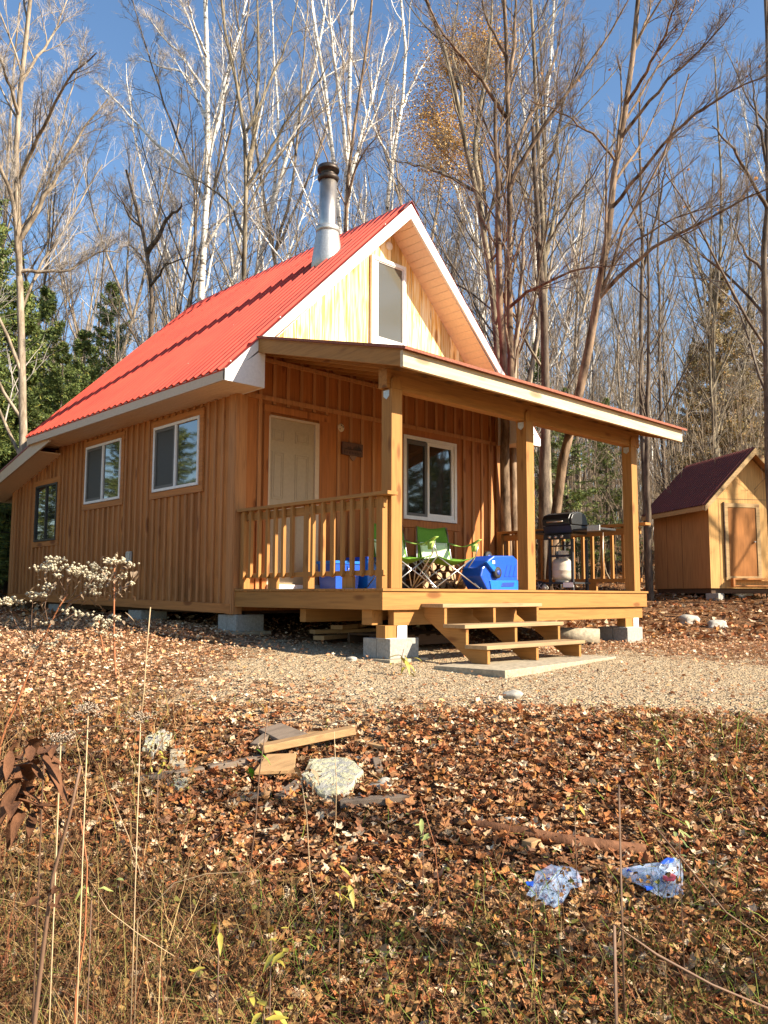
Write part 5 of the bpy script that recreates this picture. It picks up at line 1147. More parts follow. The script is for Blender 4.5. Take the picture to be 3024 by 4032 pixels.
hero(24, .11, [A7(445, 1500), A7(430, 1300), A7(420, 1100), A7(395, 960), A7(360, 850), A7(300, 760), A7(250, 690)], [([A7(422, 1150), A7(410, 900), A7(405, 700), A7(420, 480)], .06)],
     'white spotted birch behind the right slope of the gable', 'bk_birch', 'tw_grey', 20, BIR, name='birch_tree')
hero(15, .085, [A7(500, 1524), A7(485, 1300), A7(462, 1100), A7(440, 930), A7(410, 840), A7(385, 700), A7(350, 560), A7(330, 500), A7(300, 330), A7(290, 200), A7(200, 50), A7(130, -200)],
     [([A7(465, 960), A7(445, 800), A7(410, 640), A7(425, 540), A7(440, 400), A7(470, 200), A7(480, -100)], .06), ([A7(400, 800), A7(250, 730), A7(150, 705), A7(60, 690)], .035), ([A7(335, 510), A7(350, 400), A7(300, 250), A7(330, 0)], .04), ([A7(475, 1120), A7(530, 1050), A7(600, 900)], .03)],
     'crooked twin stemmed dark maple in front of the golden tree', 'bk_grey', 'tw_grey', 21, dict(MAP, t0=.25, n1=7))
hero(13.5, .072, [A7(552, 1524), A7(556, 1350), A7(552, 1150), A7(556, 900), A7(545, 700), A7(540, 480), A7(535, 300), A7(525, 100), A7(515, -200), A7(505, -600)],
     [([A7(555, 800), A7(640, 620), A7(760, 460), A7(900, 260), A7(1000, 120), A7(1060, 0)], .04), ([A7(545, 500), A7(440, 350), A7(300, 180), A7(230, 90), A7(170, -50)], .038), ([A7(575, 1330), A7(640, 1250), A7(830, 1160), A7(1050, 1130)], .03), ([A7(540, 420), A7(570, 200), A7(580, 0), A7(600, -200)], .04), ([A7(530, 250), A7(440, 60), A7(420, -100)], .03), ([A7(556, 760), A7(600, 560), A7(690, 420), A7(760, 200), A7(790, 0)], .035)],
     'tall reddish trunk standing right of the gable with long upswept branches', 'bk_red', 'tw_red', 22, dict(n1=9, n2=6, n3=5, n4=2, L1=.36, a1=(.35, .75), t0=.2, up=.5))
hero(17, .08, [A7(700, 1524), A7(706, 1300), A7(700, 1100), A7(692, 950), A7(695, 800), A7(688, 640), A7(660, 540), A7(672, 380), A7(640, 200), A7(640, 0), A7(630, -300)],
     [([A7(715, 1100), A7(745, 980), A7(765, 700), A7(752, 560)], .05), ([A7(690, 840), A7(640, 860), A7(600, 820), A7(620, 700)], .03), ([A7(700, 1080), A7(800, 900), A7(900, 760), A7(1010, 600)], .03), ([A7(695, 700), A7(760, 640), A7(780, 420), A7(860, 300), A7(870, 100)], .035)],
     'rugged grey maple trunk between the reddish trunk and the leaning birch', 'bk_grey', 'tw_grey', 23, dict(MAP, n1=8))
hero(26, .105, [A7(652, 1450), A7(655, 1200), A7(660, 900), A7(690, 600), A7(720, 400), A7(735, 200), A7(745, -100)], [([A7(660, 820), A7(620, 600), A7(600, 400), A7(590, 100)], .05)],
     'bright white birch glimpsed behind the grey maple', 'bk_birch', 'tw_pale', 24, BIR, name='birch_tree')
hero(12.5, .085, [A7(745, 2075), A7(795, 1900), A7(890, 1524), A7(925, 1380), A7(945, 1200), A7(975, 950), A7(1000, 720), A7(1045, 480), A7(1075, 320), A7(1100, 120), A7(1118, -100), A7(1140, -500)],
     [([A7(945, 1310), A7(1060, 1170), A7(1200, 1040), A7(1370, 960), A7(1520, 880), A7(1700, 790)], .035), ([A7(980, 900), A7(1120, 720), A7(1300, 520), A7(1480, 400), A7(1700, 300)], .03), ([A7(1020, 620), A7(1160, 420), A7(1330, 250), A7(1500, 60)], .03), ([A7(950, 1220), A7(1050, 1060), A7(1250, 930), A7(1640, 830)], .02), ([A7(1060, 430), A7(1200, 200), A7(1270, 0)], .028), ([A7(1000, 700), A7(900, 560), A7(760, 480), A7(640, 430)], .02), ([A7(1090, 250), A7(1150, 60), A7(1160, -150)], .025)],
     'big pinkish trunk leaning right, rooted behind the porch railing', 'bk_red', 'tw_red', 25, dict(n1=10, n2=6, n3=5, n4=2, L1=.32, a1=(.4, .8), t0=.35, up=.35, hz=((RH[0], RH[1], .3), .45)),
     leaves=(60, lambda A: A[:, 2] > 5, (.03, .045), np.array([(.45, .22, .08), (.5, .3, .14)])))
hero(19, .07, [A7(1110, 1524), A7(1120, 1300), A7(1118, 1050), A7(1120, 800), A7(1105, 600), A7(1110, 400)], [([A7(1120, 1150), A7(1180, 950), A7(1210, 760), A7(1240, 600)], .04), ([A7(1118, 1000), A7(1060, 850), A7(1040, 700)], .03)],
     'dark upright tree right of the leaning trunk', 'bk_dark', 'tw_grey', 26, MAP)
hero(21, .06, [A7(1190, 1524), A7(1195, 1300), A7(1180, 1100), A7(1200, 880), A7(1190, 680)], [([A7(1190, 1200), A7(1300, 950), A7(1390, 700)], .03)], 'slim dark tree standing close beside the dark upright tree', 'bk_dark', 'tw_grey', 27, MAP)
hero(24, .065, [A7(830, 1400), A7(840, 1200), A7(870, 1000), A7(880, 750)], [([A7(850, 1150), A7(800, 980), A7(790, 800)], .035)], 'slim pale maple between the grey maple and the leaning trunk', 'bk_yel', 'tw_pale', 28, MAP)
hero(14, .08, [A7(1650, 1800), A7(1655, 1400), A7(1640, 1100), A7(1660, 850), A7(1655, 600), A7(1670, 300), A7(1640, 0), A7(1650, -300)], [([A7(1650, 900), A7(1570, 740), A7(1480, 600), A7(1420, 540)], .035), ([A7(1645, 1150), A7(1560, 1080), A7(1480, 900)], .03), ([A7(1655, 700), A7(1600, 450), A7(1580, 250)], .03), ([A7(1660, 500), A7(1700, 200)], .03)],
     'dark tree at the very right edge above the shed', 'bk_dark', 'tw_grey', 29, dict(MAP, t0=.15))
hero(22, .07, [A7(1420, 1524), A7(1440, 1300), A7(1360, 1150), A7(1290, 1020)], [([A7(1430, 1250), A7(1500, 1000), A7(1500, 800)], .03)], 'twisted small tree in front of the tawny spruce', 'bk_grey', 'tw_grey', 30, dict(MAP, t0=.1))
# golden leaved tree
def gold_zone(A):
    d = A-CAM; zz = d@Fv; u = 1512+FPX*(d@R2)/zz; v = 2016-FPX*(d@U2)/zz
    return ((u-1800-(v-400)*-.15)**2/215**2+(v-420)**2/310**2+.22*np.sin(u*.02)*np.sin(v*.017+1) < 1)
gold = np.array([(.60, .36, .12), (.66, .44, .18), (.46, .25, .08), (.56, .40, .20)])
hero(21, .075, [A7(500, 1524), A7(480, 1100), A7(440, 800), A7(400, 550), A7(380, 350), A7(370, 180)], [([A7(440, 760), A7(300, 600), A7(200, 480)], .03), ([A7(450, 820), A7(340, 720), A7(240, 620)], .03), ([A7(400, 500), A7(320, 350), A7(310, 230)], .03), ([A7(390, 400), A7(440, 280), A7(460, 200)], .03)],
     'tree still carrying golden brown leaves right of the gable peak', 'bk_dark', 'tw_dark', 31, dict(MAP, t0=.3, L1=.42, n1=16, n2=8), name='golden_leaved_tree', leaves=(15000, gold_zone, (.022, .040), gold))
# trunks seen beside the porch
hero(14, .11, [(2137, 2150), (2140, 1900), (2150, 1600), (2140, 1200), (2120, 900), (2100, 500)], [], 'thick dark trunk behind the porch, right of the white eave box', 'bk_dark', 'tw_dark', 41, dict(MAP, t0=.6, n1=5))
hero(13, .095, [(1988, 2170), (1990, 1900), (1994, 1600), (1975, 1300), (1960, 900), (1950, 400)], [], 'reddish trunk right beside the corner of the cabin', 'bk_red', 'tw_red', 42, dict(MAP, t0=.6, n1=5))
hero(13.6, .085, [(2008, 2180), (2006, 1900), (2012, 1600), (2040, 1300), (2060, 900)], [], 'pale trunk close to the reddish one beside the cabin corner', 'bk_yel', 'tw_grey', 43, dict(MAP, t0=.6, n1=5))
hero(17, .07, [(2555, 2240), (2552, 2000), (2545, 1700), (2560, 1300), (2550, 900)], [], 'dark slim trunk standing left of the shed', 'bk_dark', 'tw_grey', 44, dict(MAP, t0=.4, n1=7))
# ---------------------------------------------------------- mid forest: prototypes then copies
def proto(h, r, seed, bk, tw, spec, forks=1):
    g = np.random.default_rng(seed); paths = []; rad = []
    p = [np.zeros(3)]; d = np.array([0, 0, 1.]); 
    for k in range(9): d = d+np.append(g.normal(0, .05, 2), 0); d /= np.linalg.norm(d); p.append(p[-1]+d*h/9)
    p = np.array(p); p[0, 2] = -.25; paths.append(p); rad.append((r, r*.25))
    for q in range(forks):
        i = int(g.integers(3, 7)); a = g.uniform(0, 6.28); d = np.array([math.cos(a)*.45, math.sin(a)*.45, 1]); l = [p[i]]
        for k in range(5): l.append(l[-1]+d/np.linalg.norm(d)*h*.09); d = d+np.append(g.normal(0, .08, 2), .1)
        paths.append(np.array(l)); rad.append((r*.55, r*.15))
    V0F0, lev = bare_tree('x', paths, rad, g, None, spec)
    return finish_tree('forest_tree', (0, 0, 0), '', None, V0F0, lev, bk, tw)
FS = dict(n1=12, n2=6, n3=5, n4=2, L1=.28, a1=(.4, .95), t0=.25, up=.4, rm=.0036)
PR = [proto(15, .075, 101, 'bk_grey', 'tw_grey', FS), proto(17, .085, 102, 'bk_yel', 'tw_pale', FS, 2), proto(14, .06, 103, 'bk_dark', 'tw_dark', FS, 2), proto(16, .075, 104, 'bk_birch', 'tw_pale', FS), proto(13, .05, 105, 'bk_yel', 'tw_grey', FS, 0), proto(12, .05, 106, 'bk_grey', 'tw_pale', dict(FS, t0=.12), 1)]
LABS = ['grey bare forest tree standing among many like it behind the clearing', 'tan barked bare forest tree standing among many like it behind the clearing', 'dark bare forest tree standing among many like it behind the clearing', 'white barked forest birch standing among many like it behind the clearing', 'thin tan bare tree among many like it behind the clearing', 'thin grey bare tree among many like it behind the clearing']
used = [False]*6; g = np.random.default_rng(55); cntr = 0
def place_tree(i, x, y, sc_, rz):
    z = gz(x, y); lab = LABS[i]; grp = 'bare trees of the forest behind the clearing'
    if not used[i]:
        o = PR[i]; o.location = (x, y, z); o.rotation_euler = (0, 0, rz); o['label'] = lab; o['group'] = grp; used[i] = True
    else: o = dup(PR[i], (x, y, z), rz, lab, grp)
    o.scale = (sc_, sc_, sc_)
S0 = np.concatenate([g.uniform(19, 34, 85), g.uniform(34, 62, 150)])
for s in S0:
    l = g.uniform(-1, 1)*(.5*s+1.5); x = CX+s*FH[0]+l*RH[0]; y = CY+s*FH[1]+l*RH[1]
    if -2 < x < 7 and y < 10: continue
    fr = l/(.46*s)
    i = int(g.choice(6, p=(.2, .2, .18, .1, .17, .15))); place_tree(i, x, y, g.uniform(.72, 1.05)*(1.0 if fr < .2 else .95), g.uniform(0, 6.28))
# a few trees behind and right of the camera: they throw the branch shadows on the shed and the slope
for x, y, i, s in ((13.4, -6.8, 0, .8), (13.9, -9.6, 0, .7), (15.2, -11.5, 2, .75), (-1.5, -13.5, 2, .75), (1.2, -15.5, 0, .8), (-5.6, -14.5, 4, .8)): place_tree(i, x, y, s, x)
# far wood: one mass
g = np.random.default_rng(77); n = 1500; s = g.uniform(50, 115, n); l = g.uniform(-1, 1, n)*(.62*s+2); x = CX+s*FH[0]+l*RH[0]; y = CY+s*FH[1]+l*RH[1]; z = ground(x, y)
h = g.uniform(10, 17, n); K = 6; P = np.zeros((n, K, 3)); P[:, 0] = np.stack([x, y, z], 1)
for k in range(1, K): P[:, k] = P[:, k-1]+np.stack([g.normal(0, .14, n), g.normal(0, .14, n), h/(K-1)], 1)
Rd = g.uniform(.06, .14, n)[:, None]*np.linspace(1, .3, K)[None]
L1, r1 = grow(P, Rd, 7, .25, 1, .22, (.3, .8), 4, g, .5, .5, .1, rmin=.014); L2, r2 = grow(L1, r1, 4, .2, 1, .5, (.3, .8), 3, g, .6, .3, .15, rmin=.010)
v, f = cat_mesh([tubes_np(P, Rd, 4), tubes_np(L1, r1, 3), tubes_np(L2, r2, 3)]); tag(npmesh('far_woodland', v, f, 'tw_brush'), 'distant leafless woodland seen as one grey brown mass', 'woodland', None, 'stuff')
# understorey brush
n = 2600; g = np.random.default_rng(78); s = g.uniform(17, 56, n); l = g.uniform(-1, 1, n)*(.5*s+1); x = CX+s*FH[0]+l*RH[0]; y = CY+s*FH[1]+l*RH[1]; kk = ~((x > -2.5) & (x < 11.8) & (y < 9.5)); x, y = x[kk], y[kk]; n = len(x); z = ground(x, y)
h = g.uniform(1.0, 6.0, n); K = 5; P = np.zeros((n, K, 3)); P[:, 0] = np.stack([x, y, z], 1)
for k in range(1, K): P[:, k] = P[:, k-1]+np.stack([g.normal(0, .12, n), g.normal(0, .12, n), h/(K-1)], 1)
Rd = g.uniform(.008, .022, n)[:, None]*np.linspace(1, .4, K)[None]; L1, r1 = grow(P, Rd, 7, .2, 1, .35, (.4, 1.0), 4, g, .6, .3, .14, rmin=.004); L2, r2 = grow(L1, r1, 3, .2, 1, .5, (.4, 1.0), 3, g, .6, .2, .2, rmin=.0035)
v, f = cat_mesh([tubes_np(P, Rd, 4), tubes_np(L1, r1, 3), tubes_np(L2, r2, 3)]); tag(npmesh('understorey_brush', v, f, 'tw_brush'), 'pale leafless brush and saplings under the forest trees', 'brush', None, 'stuff')
# ---------------------------------------------------------- spruces
def needle_mat(name, c):
    m, nt, b = newmat(name); b.inputs['Roughness'].default_value = .6; b.inputs['Specular IOR Level'].default_value = .3
    geo = N(nt, 'ShaderNodeNewGeometry'); r = ramp(nt, geo.outputs['Random Per Island'], [(0, tuple(x*.6 for x in c)), (.5, c), (.85, tuple(x*1.4 for x in c)), (1, (c[0]*2.6, c[1]*1.7, c[2]*1.2))]); L(nt, r.outputs[0], b.inputs['Base Color'])
    t = N(nt, 'ShaderNodeBsdfTranslucent'); L(nt, r.outputs[0], t.inputs[0]); mx = N(nt, 'ShaderNodeMixShader'); mx.inputs[0].default_value = .2
    L(nt, b.outputs[0], mx.inputs[1]); L(nt, t.outputs[0], mx.inputs[2]); L(nt, mx.outputs[0], nt.nodes['Material Output'].inputs[0]); return m
MT['needle'] = needle_mat('spruce_needles', (.13, .17, .045)); MT['needle_tan'] = needle_mat('tawny_needles', (.26, .20, .09))
def spruce(h, Rb, seed, mat, z0=.06, dens=1.0, sparse=0.0):
    g = np.random.default_rng(seed); nb = int(h*26*dens); t = np.sort(g.uniform(0, 1, nb)); zz = h*(z0+(1-z0)*t); Ln = Rb*((1-t)**.85)*g.uniform(.7, 1.15, nb)+.08
    az = g.uniform(0, 2*np.pi, nb); D = np.stack([np.cos(az), np.sin(az), np.interp(t, [0, .6, 1], [-.22, .12, .9])+g.normal(0, .07, nb)], 1); D /= np.linalg.norm(D, axis=1)[:, None]
    K = 6; u = np.linspace(0, 1, K); P = np.zeros((nb, K, 3)); P[:, :, :] = D[:, None]*(Ln[:, None]*u)[..., None]; P[:, :, 2] += zz[:, None]-.18*(Ln[:, None]*u*(1-u))*1.5+.10*Ln[:, None]*u**2
    Rd = (.004+.008*Ln)[:, None]*np.linspace(1, .3, K)[None]
    # sprays of needles
    ns = 22; m = nb*ns; bi = np.repeat(np.arange(nb), ns); tt = np.tile(np.linspace(.15, 1, ns), nb)+g.normal(0, .02, m); tt = np.clip(tt, .1, 1); f_ = tt*(K-1); i = np.minimum(f_.astype(int), K-2); w = (f_-i)[:, None]
    S = P[bi, i]*(1-w)+P[bi, i+1]*w; T = P[bi, i+1]-P[bi, i]; T /= np.linalg.norm(T, axis=1)[:, None]+1e-9
    side = np.cross(T, [0, 0, 1.]); side /= np.linalg.norm(side, axis=1)[:, None]+1e-9; sg = np.where(np.arange(m) % 2 == 0, 1, -1)[:, None]
    dd = T*.75+side*sg*.75+g.normal(0, .16, (m, 3)); dd[:, 2] -= .18; dd /= np.linalg.norm(dd, axis=1)[:, None]
    ln = (.10+.32*Ln[bi]*(1.05-tt))*g.uniform(.6, 1.2, m); keep = g.uniform(0, 1, m) > sparse; S, dd, ln = S[keep], dd[keep], ln[keep]; m = len(S)
    # each spray: zig-zag leaflets -> 2 crossed slim diamonds plus side barbs
    up = np.cross(dd, g.normal(size=(m, 3))); up /= np.linalg.norm(up, axis=1)[:, None]; sd = np.cross(dd, up)
    V = []; F_ = []; wdt = .008+.024*ln
    for q, ax_ in enumerate((up, sd)):
        A = S; B = S+dd*(ln*.45)[:, None]+ax_*wdt[:, None]; C = S+dd*ln[:, None]; Dq = S+dd*(ln*.5)[:, None]-ax_*wdt[:, None]; V.append(np.stack([A, B, C, Dq], 1).reshape(-1, 3)); F_.append(np.arange(m*4).reshape(-1, 4)+q*m*4)
    for q in range(2, 8):
        fr = g.uniform(.1, .85, m); B0 = S+dd*(ln*fr)[:, None]; d2 = dd*.6+(up*g.normal(0, 1, m)[:, None]+sd*g.normal(0, 1, m)[:, None]); d2 /= np.linalg.norm(d2, axis=1)[:, None]; l2 = (ln*.34+.035)[:, None]; pw = np.cross(d2, dd); pw /= np.linalg.norm(pw, axis=1)[:, None]+1e-9
        V.append(np.stack([B0, B0+d2*l2*.5+pw*.012, B0+d2*l2, B0+d2*l2*.5-pw*.012], 1).reshape(-1, 3)); F_.append(np.arange(m*4).reshape(-1, 4)+q*m*4)
    tr = np.array([[0, 0, -.2], [0, 0, h*.5], [0, 0, h*.98]])[None]; K = 3
    o = bpy.data.objects.new('spruce_tree', None); COL.objects.link(o); tag(o, '', 'spruce tree')
    v, f = cat_mesh([tubes_np(tr, np.array([[h*.014, h*.008, .008]]), 8)]); npmesh('trunk', v, f, 'bk_dark', parent=o, smooth=True)
    v, f = tubes_np(P, Rd, 3); npmesh('branches', v, f, 'tw_dark', parent=o)
    npmesh('crown', np.vstack(V), np.vstack(F_), mat, parent=o); return o
SP = [spruce(7.5, 1.9, 201, 'needle'), spruce(6.0, 1.5, 202, 'needle'), spruce(8.0, 1.7, 203, 'needle_tan'), spruce(7.0, 1.5, 204, 'needle', .1, .7, .35)]
su = [False]*4
def put_spruce(i, u, D, vtop, label):
    p = dep(u, 2310, D); z = gz(p[0], p[1]); top = dep(u, vtop, D)[2]; h0 = (7.5, 6.0, 8.0, 7.0)[i]; s = (top-z)/h0
    if not su[i]: o = SP[i]; su[i] = True; o.location = (p[0], p[1], z); o.rotation_euler = (0, 0, u*.01)
    else: o = dup(SP[i], (p[0], p[1], z), u*.01)
    o['label'] = label; o.scale = (max(.75, min(1.15, s)),)*2+(s,); return o
put_spruce(0, -150, 16.5, 560, 'tall spruce cut by the left edge of the picture'); put_spruce(1, 30, 17, 1080, 'spruce just inside the left edge, beside the sunlit maple')
put_spruce(1, 135, 20, 1110, 'pointed spruce directly behind the sunlit maple trunk'); put_spruce(0, 400, 22, 1075, 'slim pointed spruce standing alone above the left roof edge')
put_spruce(1, 295, 19, 1290, 'low dark spruce between the maple and the slim pointed spruce'); put_spruce(0, 210, 17, 1330, 'bushy spruce behind the lean-to roof, lower left')
put_spruce(1, 60, 18.0, 1420, 'near bushy spruce touching the end of the lean-to roof'); put_spruce(0, -120, 16, 1200, 'spruce mostly hidden at the far left, behind the near one')
put_spruce(1, 480, 23, 1440, 'small spruce peeking over the red roof slope'); put_spruce(0, 340, 24, 1400, 'distant spruce behind the low dark one')
put_spruce(2, 2870, 24, 1010, 'tawny brown spruce behind the shed roof at the right'); put_spruce(2, 2990, 27, 1200, 'second tawny spruce at the right edge behind the dark tree')
put_spruce(3, 2240, 19, 1520, 'sparse green spruce seen between the porch posts'); put_spruce(3, 2130, 24, 1330, 'ragged green spruce above the porch roof near the gable end')
put_spruce(3, 2400, 24, 1560, 'sparse spruce above the right end of the porch roof'); put_spruce(2, 2760, 30, 1330, 'tawny spruce farthest behind the shed')
g = np.random.default_rng(9)
for k, (x, y, s) in enumerate(((-.4, -17.4, .98), (1.3, -18.2, 1.02), (3.4, -15.6, .9), (-2.6, -17.6, .95), (4.6, -17.8, 1.05))):
    o = dup(SP[3 if k % 2 else 1], (x, y, gz(x, y)), k*2.1, 'spruce standing behind the photographer, throwing shade on the lower slope', 'spruces behind the photographer'); o.scale = (s, s, s)
for i, (x, y, s, lab) in enumerate(((-7.5, 5.0, 1.0, 'spruce left of the clearing, outermost of the row facing the side windows'), (-8.5, 8.0, 1.1, 'spruce left of the clearing, second of the row facing the side windows'), (-7.8, 11, 1.0, 'spruce left of the clearing, third of the row facing the side windows'), (-9.5, 13.5, 1.15, 'spruce left of the clearing, last of the row facing the side windows'))):
    o = dup(SP[i % 2], (x, y, gz(x, y)), i*1.3, lab); o.scale = (s, s, s)
for k, (x, y, s) in enumerate(((-5.2, 11.5, .95), (-6.5, 14.5, 1.1), (-8.2, 18, 1.2), (-5.0, 17, 1.1), (-10, 21, 1.3), (20, -13.5, 1.2), (22, -17, 1.3), (25, -20, 1.3), (20.5, -17.5, 1.1), (23, -12.5, 1.2), (26, -16, 1.3), (24, -25, 1.4))):
    o = dup(SP[k % 2], (x, y, gz(x, y)), k*1.7, 'dense green spruce standing outside the picture and mirrored in the cabin windows', 'spruces mirrored in the windows'); o.scale = (s, s, s)
# ================================================================== FOREGROUND PLANTS
MT['stem_red'] = simple('reddish_stem', (.36, .13, .05), .7); MT['stem_tan'] = simple('tan_stem', (.48, .33, .18), .7); MT['stem_brown'] = simple('brown_stem', (.17, .095, .055), .7)
MT['fluff'] = simple('white_seed_fluff', (.46, .39, .26), .9, 0, .2, nscale=80); MT['fluffc'] = simple('seed_centre', (.45, .38, .22), .9)
MT['fluffb'] = simple('tan_seed_fluff', (.34, .26, .18), .95, 0, .3, nscale=90)
MT['wleaf'] = simple('withered_leaf', (.22, .15, .09), .8, 0, .4, nscale=20)
MT['lf_green'] = attr_mat('living_leaf', .5, .3, .3)
def dpts(pts, D, dd=0): n = len(pts); return [tuple(dep(u, v, D+dd*i/max(1, n-1))) for i, (u, v) in enumerate(pts)]
X6 = lambda u, v: (u*700/1630, 2150+v*700/1630)
def heads(mb, c, n, rad, rr, r0=.006):
    for _ in range(n):
        p = (c[0]+rr.gauss(0, rad), c[1]+rr.gauss(0, rad), c[2]+rr.gauss(0, rad*.4)); i0 = len(mb.v)
        r = r0*rr.uniform(.7, 1.3); V = [(0, 0, r), (r, 0, 0), (0, r, 0), (-r, 0, 0), (0, -r, 0), (0, 0, -r), (r*.75, r*.75, .2*r), (-r*.75, r*.75, .2*r), (-r*.75, -r*.75, .2*r), (r*.75, -r*.75, .2*r)]
        mb.add([(p[0]+a, p[1]+b, p[2]+c_) for a, b, c_ in V], [(0, 1, 6), (0, 6, 2), (0, 2, 7), (0, 7, 3), (0, 3, 8), (0, 8, 4), (0, 4, 9), (0, 9, 1), (5, 6, 1), (5, 2, 6), (5, 7, 2), (5, 3, 7), (5, 8, 3), (5, 4, 8), (5, 9, 4), (5, 1, 9)])
def curled(mb, c, n, rad, rr, size=.02):
    for _ in range(n):
        p = np.array((c[0]+rr.gauss(0, rad), c[1]+rr.gauss(0, rad), c[2]+rr.gauss(0, rad))); a = rr.uniform(0, 6.28); d = np.array((math.cos(a), math.sin(a), rr.uniform(-.8, .5))); s_ = np.cross(d, (0, 0, 1)); s_ /= np.linalg.norm(s_)+1e-6; q = size*rr.uniform(.6, 1.4)
        V = [];
        for k, w in enumerate((.1, .42, .36, .04)):
            cpt = p+d*q*k*.6+np.array((0, 0, -q*.12*k*k*rr.uniform(.3, 1.4))); V += [tuple(cpt-s_*q*w+np.array((0, 0, q*.12))), tuple(cpt), tuple(cpt+s_*q*w+np.array((0, 0, q*.12)))]
        F_ = []
        for k in range(3): b = 3*k; F_ += [(b, b+1, b+4, b+3), (b+1, b+2, b+5, b+4)]
        mb.add(V, F_, True)
def aster(Dn, main, branches, blooms, label, seed, r=.0035, grp='dried white flowered weeds'):
    rr = random.Random(seed); r = r*Dn/3.1; M0 = [tuple(base)] if False else []
    P = dpts(main, Dn); zb_ = gz(P[0][0], P[0][1]); t = thing('dried_wildflower', (P[0][0], P[0][1], zb_), label, 'wildflower', grp)
    P = [(P[0][0], P[0][1], zb_-.01)]+P
    m = MB(); m.tube(P, [r]+[r*(1-.6*i/len(P)) for i in range(len(P)-1)], 6); m.build('stem', 'stem_red', t)
    for b in branches: m = MB(); q = dpts(b, Dn, rr.uniform(-.08, .08)); m.tube(q, [r*.5]+[r*.3]*(len(q)-1), 5); m.build('side_stem', 'stem_brown', t)
    m2 = MB()
    for (u, v, n, rad) in blooms: c = dep(u, v, Dn+rr.uniform(-.05, .05)); k_ = Dn/3.1; m = MB(); heads(m, c, int(n*.62), rad*k_*.72, rr, .0056*k_); curled(m2, (c[0], c[1], c[2]-.04*k_), max(2, n//9), rad*.9*k_, rr, .012*k_); m.build('flower_head', 'fluff', t)
    for b in branches[:]:
        for (u, v) in b[:-1]: curled(m2, dep(u, v, Dn), 3, .01*Dn, rr, .0045*Dn)
    for (u, v) in main[2:-1]: curled(m2, dep(u, v, Dn), 3, .011*Dn, rr, .005*Dn)
    m2.build('withered_leaves', 'wleaf', t); return t
x = X6
aster(4.3, [x(0, 1830), x(60, 1640), x(150, 1450), x(240, 1220), x(320, 1000), x(370, 920), x(450, 740), x(540, 560), x(620, 440)],
      [[x(370, 920), x(290, 820), x(290, 650), x(300, 500), x(320, 450)], [x(450, 740), x(410, 560), x(440, 400)], [x(480, 680), x(640, 540), x(760, 470), x(860, 400)], [x(540, 560), x(600, 420), x(540, 300), x(480, 200)], [x(600, 440), x(640, 300), x(680, 220)], [x(620, 520), x(760, 430), x(880, 260)], [x(290, 960), x(220, 850), x(130, 800)], [x(150, 720), x(100, 600), x(90, 540)], [x(430, 760), x(560, 700), x(680, 620)], [x(300, 920), x(160, 740)]],
      [(*x(495, 130), 55, .025), (*x(370, 195), 50, .022), (*x(470, 200), 35, .02), (*x(535, 270), 15, .012), (*x(620, 190), 25, .02), (*x(690, 215), 80, .03), (*x(840, 200), 50, .025), (*x(800, 260), 60, .03), (*x(900, 290), 70, .028), (*x(840, 370), 40, .022), (*x(880, 430), 25, .015), (*x(440, 370), 30, .02), (*x(310, 440), 28, .018), (*x(390, 450), 28, .016), (*x(100, 510), 75, .03), (*x(20, 500), 40, .02), (*x(640, 590), 24, .02), (*x(740, 620), 26, .02), (*x(400, 710), 10, .012), (*x(560, 820), 14, .015), (*x(310, 920), 18, .018), (*x(450, 900), 18, .02)],
      'largest dried wildflower with creamy seed heads in front of the side wall', 3, .0045)
aster(6.2, [x(1060, 1170), x(1050, 1000), x(1045, 800), x(1045, 600), x(1048, 400), x(1050, 180)],
      [[x(1048, 420), x(1100, 390), x(1210, 350)], [x(1048, 300), x(1120, 260)], [x(1050, 180), x(990, 150), x(940, 160)], [x(1050, 200), x(1090, 150)], [x(1048, 330), x(1150, 240), x(1200, 160)], [x(1045, 700), x(1075, 640)], [x(1050, 860), x(1000, 700)]],
      [(*x(990, 140), 30, .022), (*x(1070, 130), 34, .018), (*x(1110, 140), 20, .012), (*x(1205, 170), 18, .013), (*x(1120, 285), 18, .012), (*x(1145, 245), 10, .01), (*x(1212, 345), 9, .008), (*x(970, 230), 16, .015), (*x(1075, 655), 18, .012), (*x(1010, 680), 16, .014), (*x(1070, 820), 18, .015)],
      'upright dried wildflower with a red stem, right of the largest one', 4, .004)
aster(7.2, [x(950, 980), x(935, 880), x(915, 780), x(900, 640)], [[x(915, 780), x(960, 700), x(980, 660)], [x(910, 720), x(860, 680)], [x(905, 680), x(880, 640)]],
      [(*x(895, 650), 30, .022), (*x(870, 710), 22, .018), (*x(930, 740), 26, .02), (*x(970, 700), 14, .014), (*x(925, 790), 12, .012)], 'short dried wildflower with scattered round heads between the two larger ones', 6, .003)
def gdep(u, v): return float((on_ground(u, v)-CAM)@Fv)
def stick(pts, D, r, name, label, mat, cat='plant stem', dd=0, leaves=None, seed=1, group='weed stems and twigs in the foreground', lm='stem_tan'):
    P = dpts(pts, D or gdep(*pts[0]), dd); D = D or gdep(*pts[0]); r = r*max(1, D/3.0); zb_ = gz(P[0][0], P[0][1]); t = thing(name, (P[0][0], P[0][1], zb_), label, cat, group); rr = random.Random(seed)
    P = ([(P[0][0], P[0][1], zb_-.01)]+P) if P[0][2] > zb_ else P
    m = MB(); m.tube(P, [r*(1-.6*i/len(P)) for i in range(len(P))], 6); m.build('stem', mat, t)
    if leaves:
        m = MB()
        for (u, v, n, s_) in leaves: curled(m, dep(u, v, D), n, s_*.8, rr, s_)
        m.build('leaves', lm, t)
    return t
stick([x(1290, 1600), x(1320, 1330), x(1345, 950), x(1380, 560)], None, .0034, 'bare_stalk', 'tall straight bare stalk left of the gravel, ending before the shaded wall', 'stem_tan')
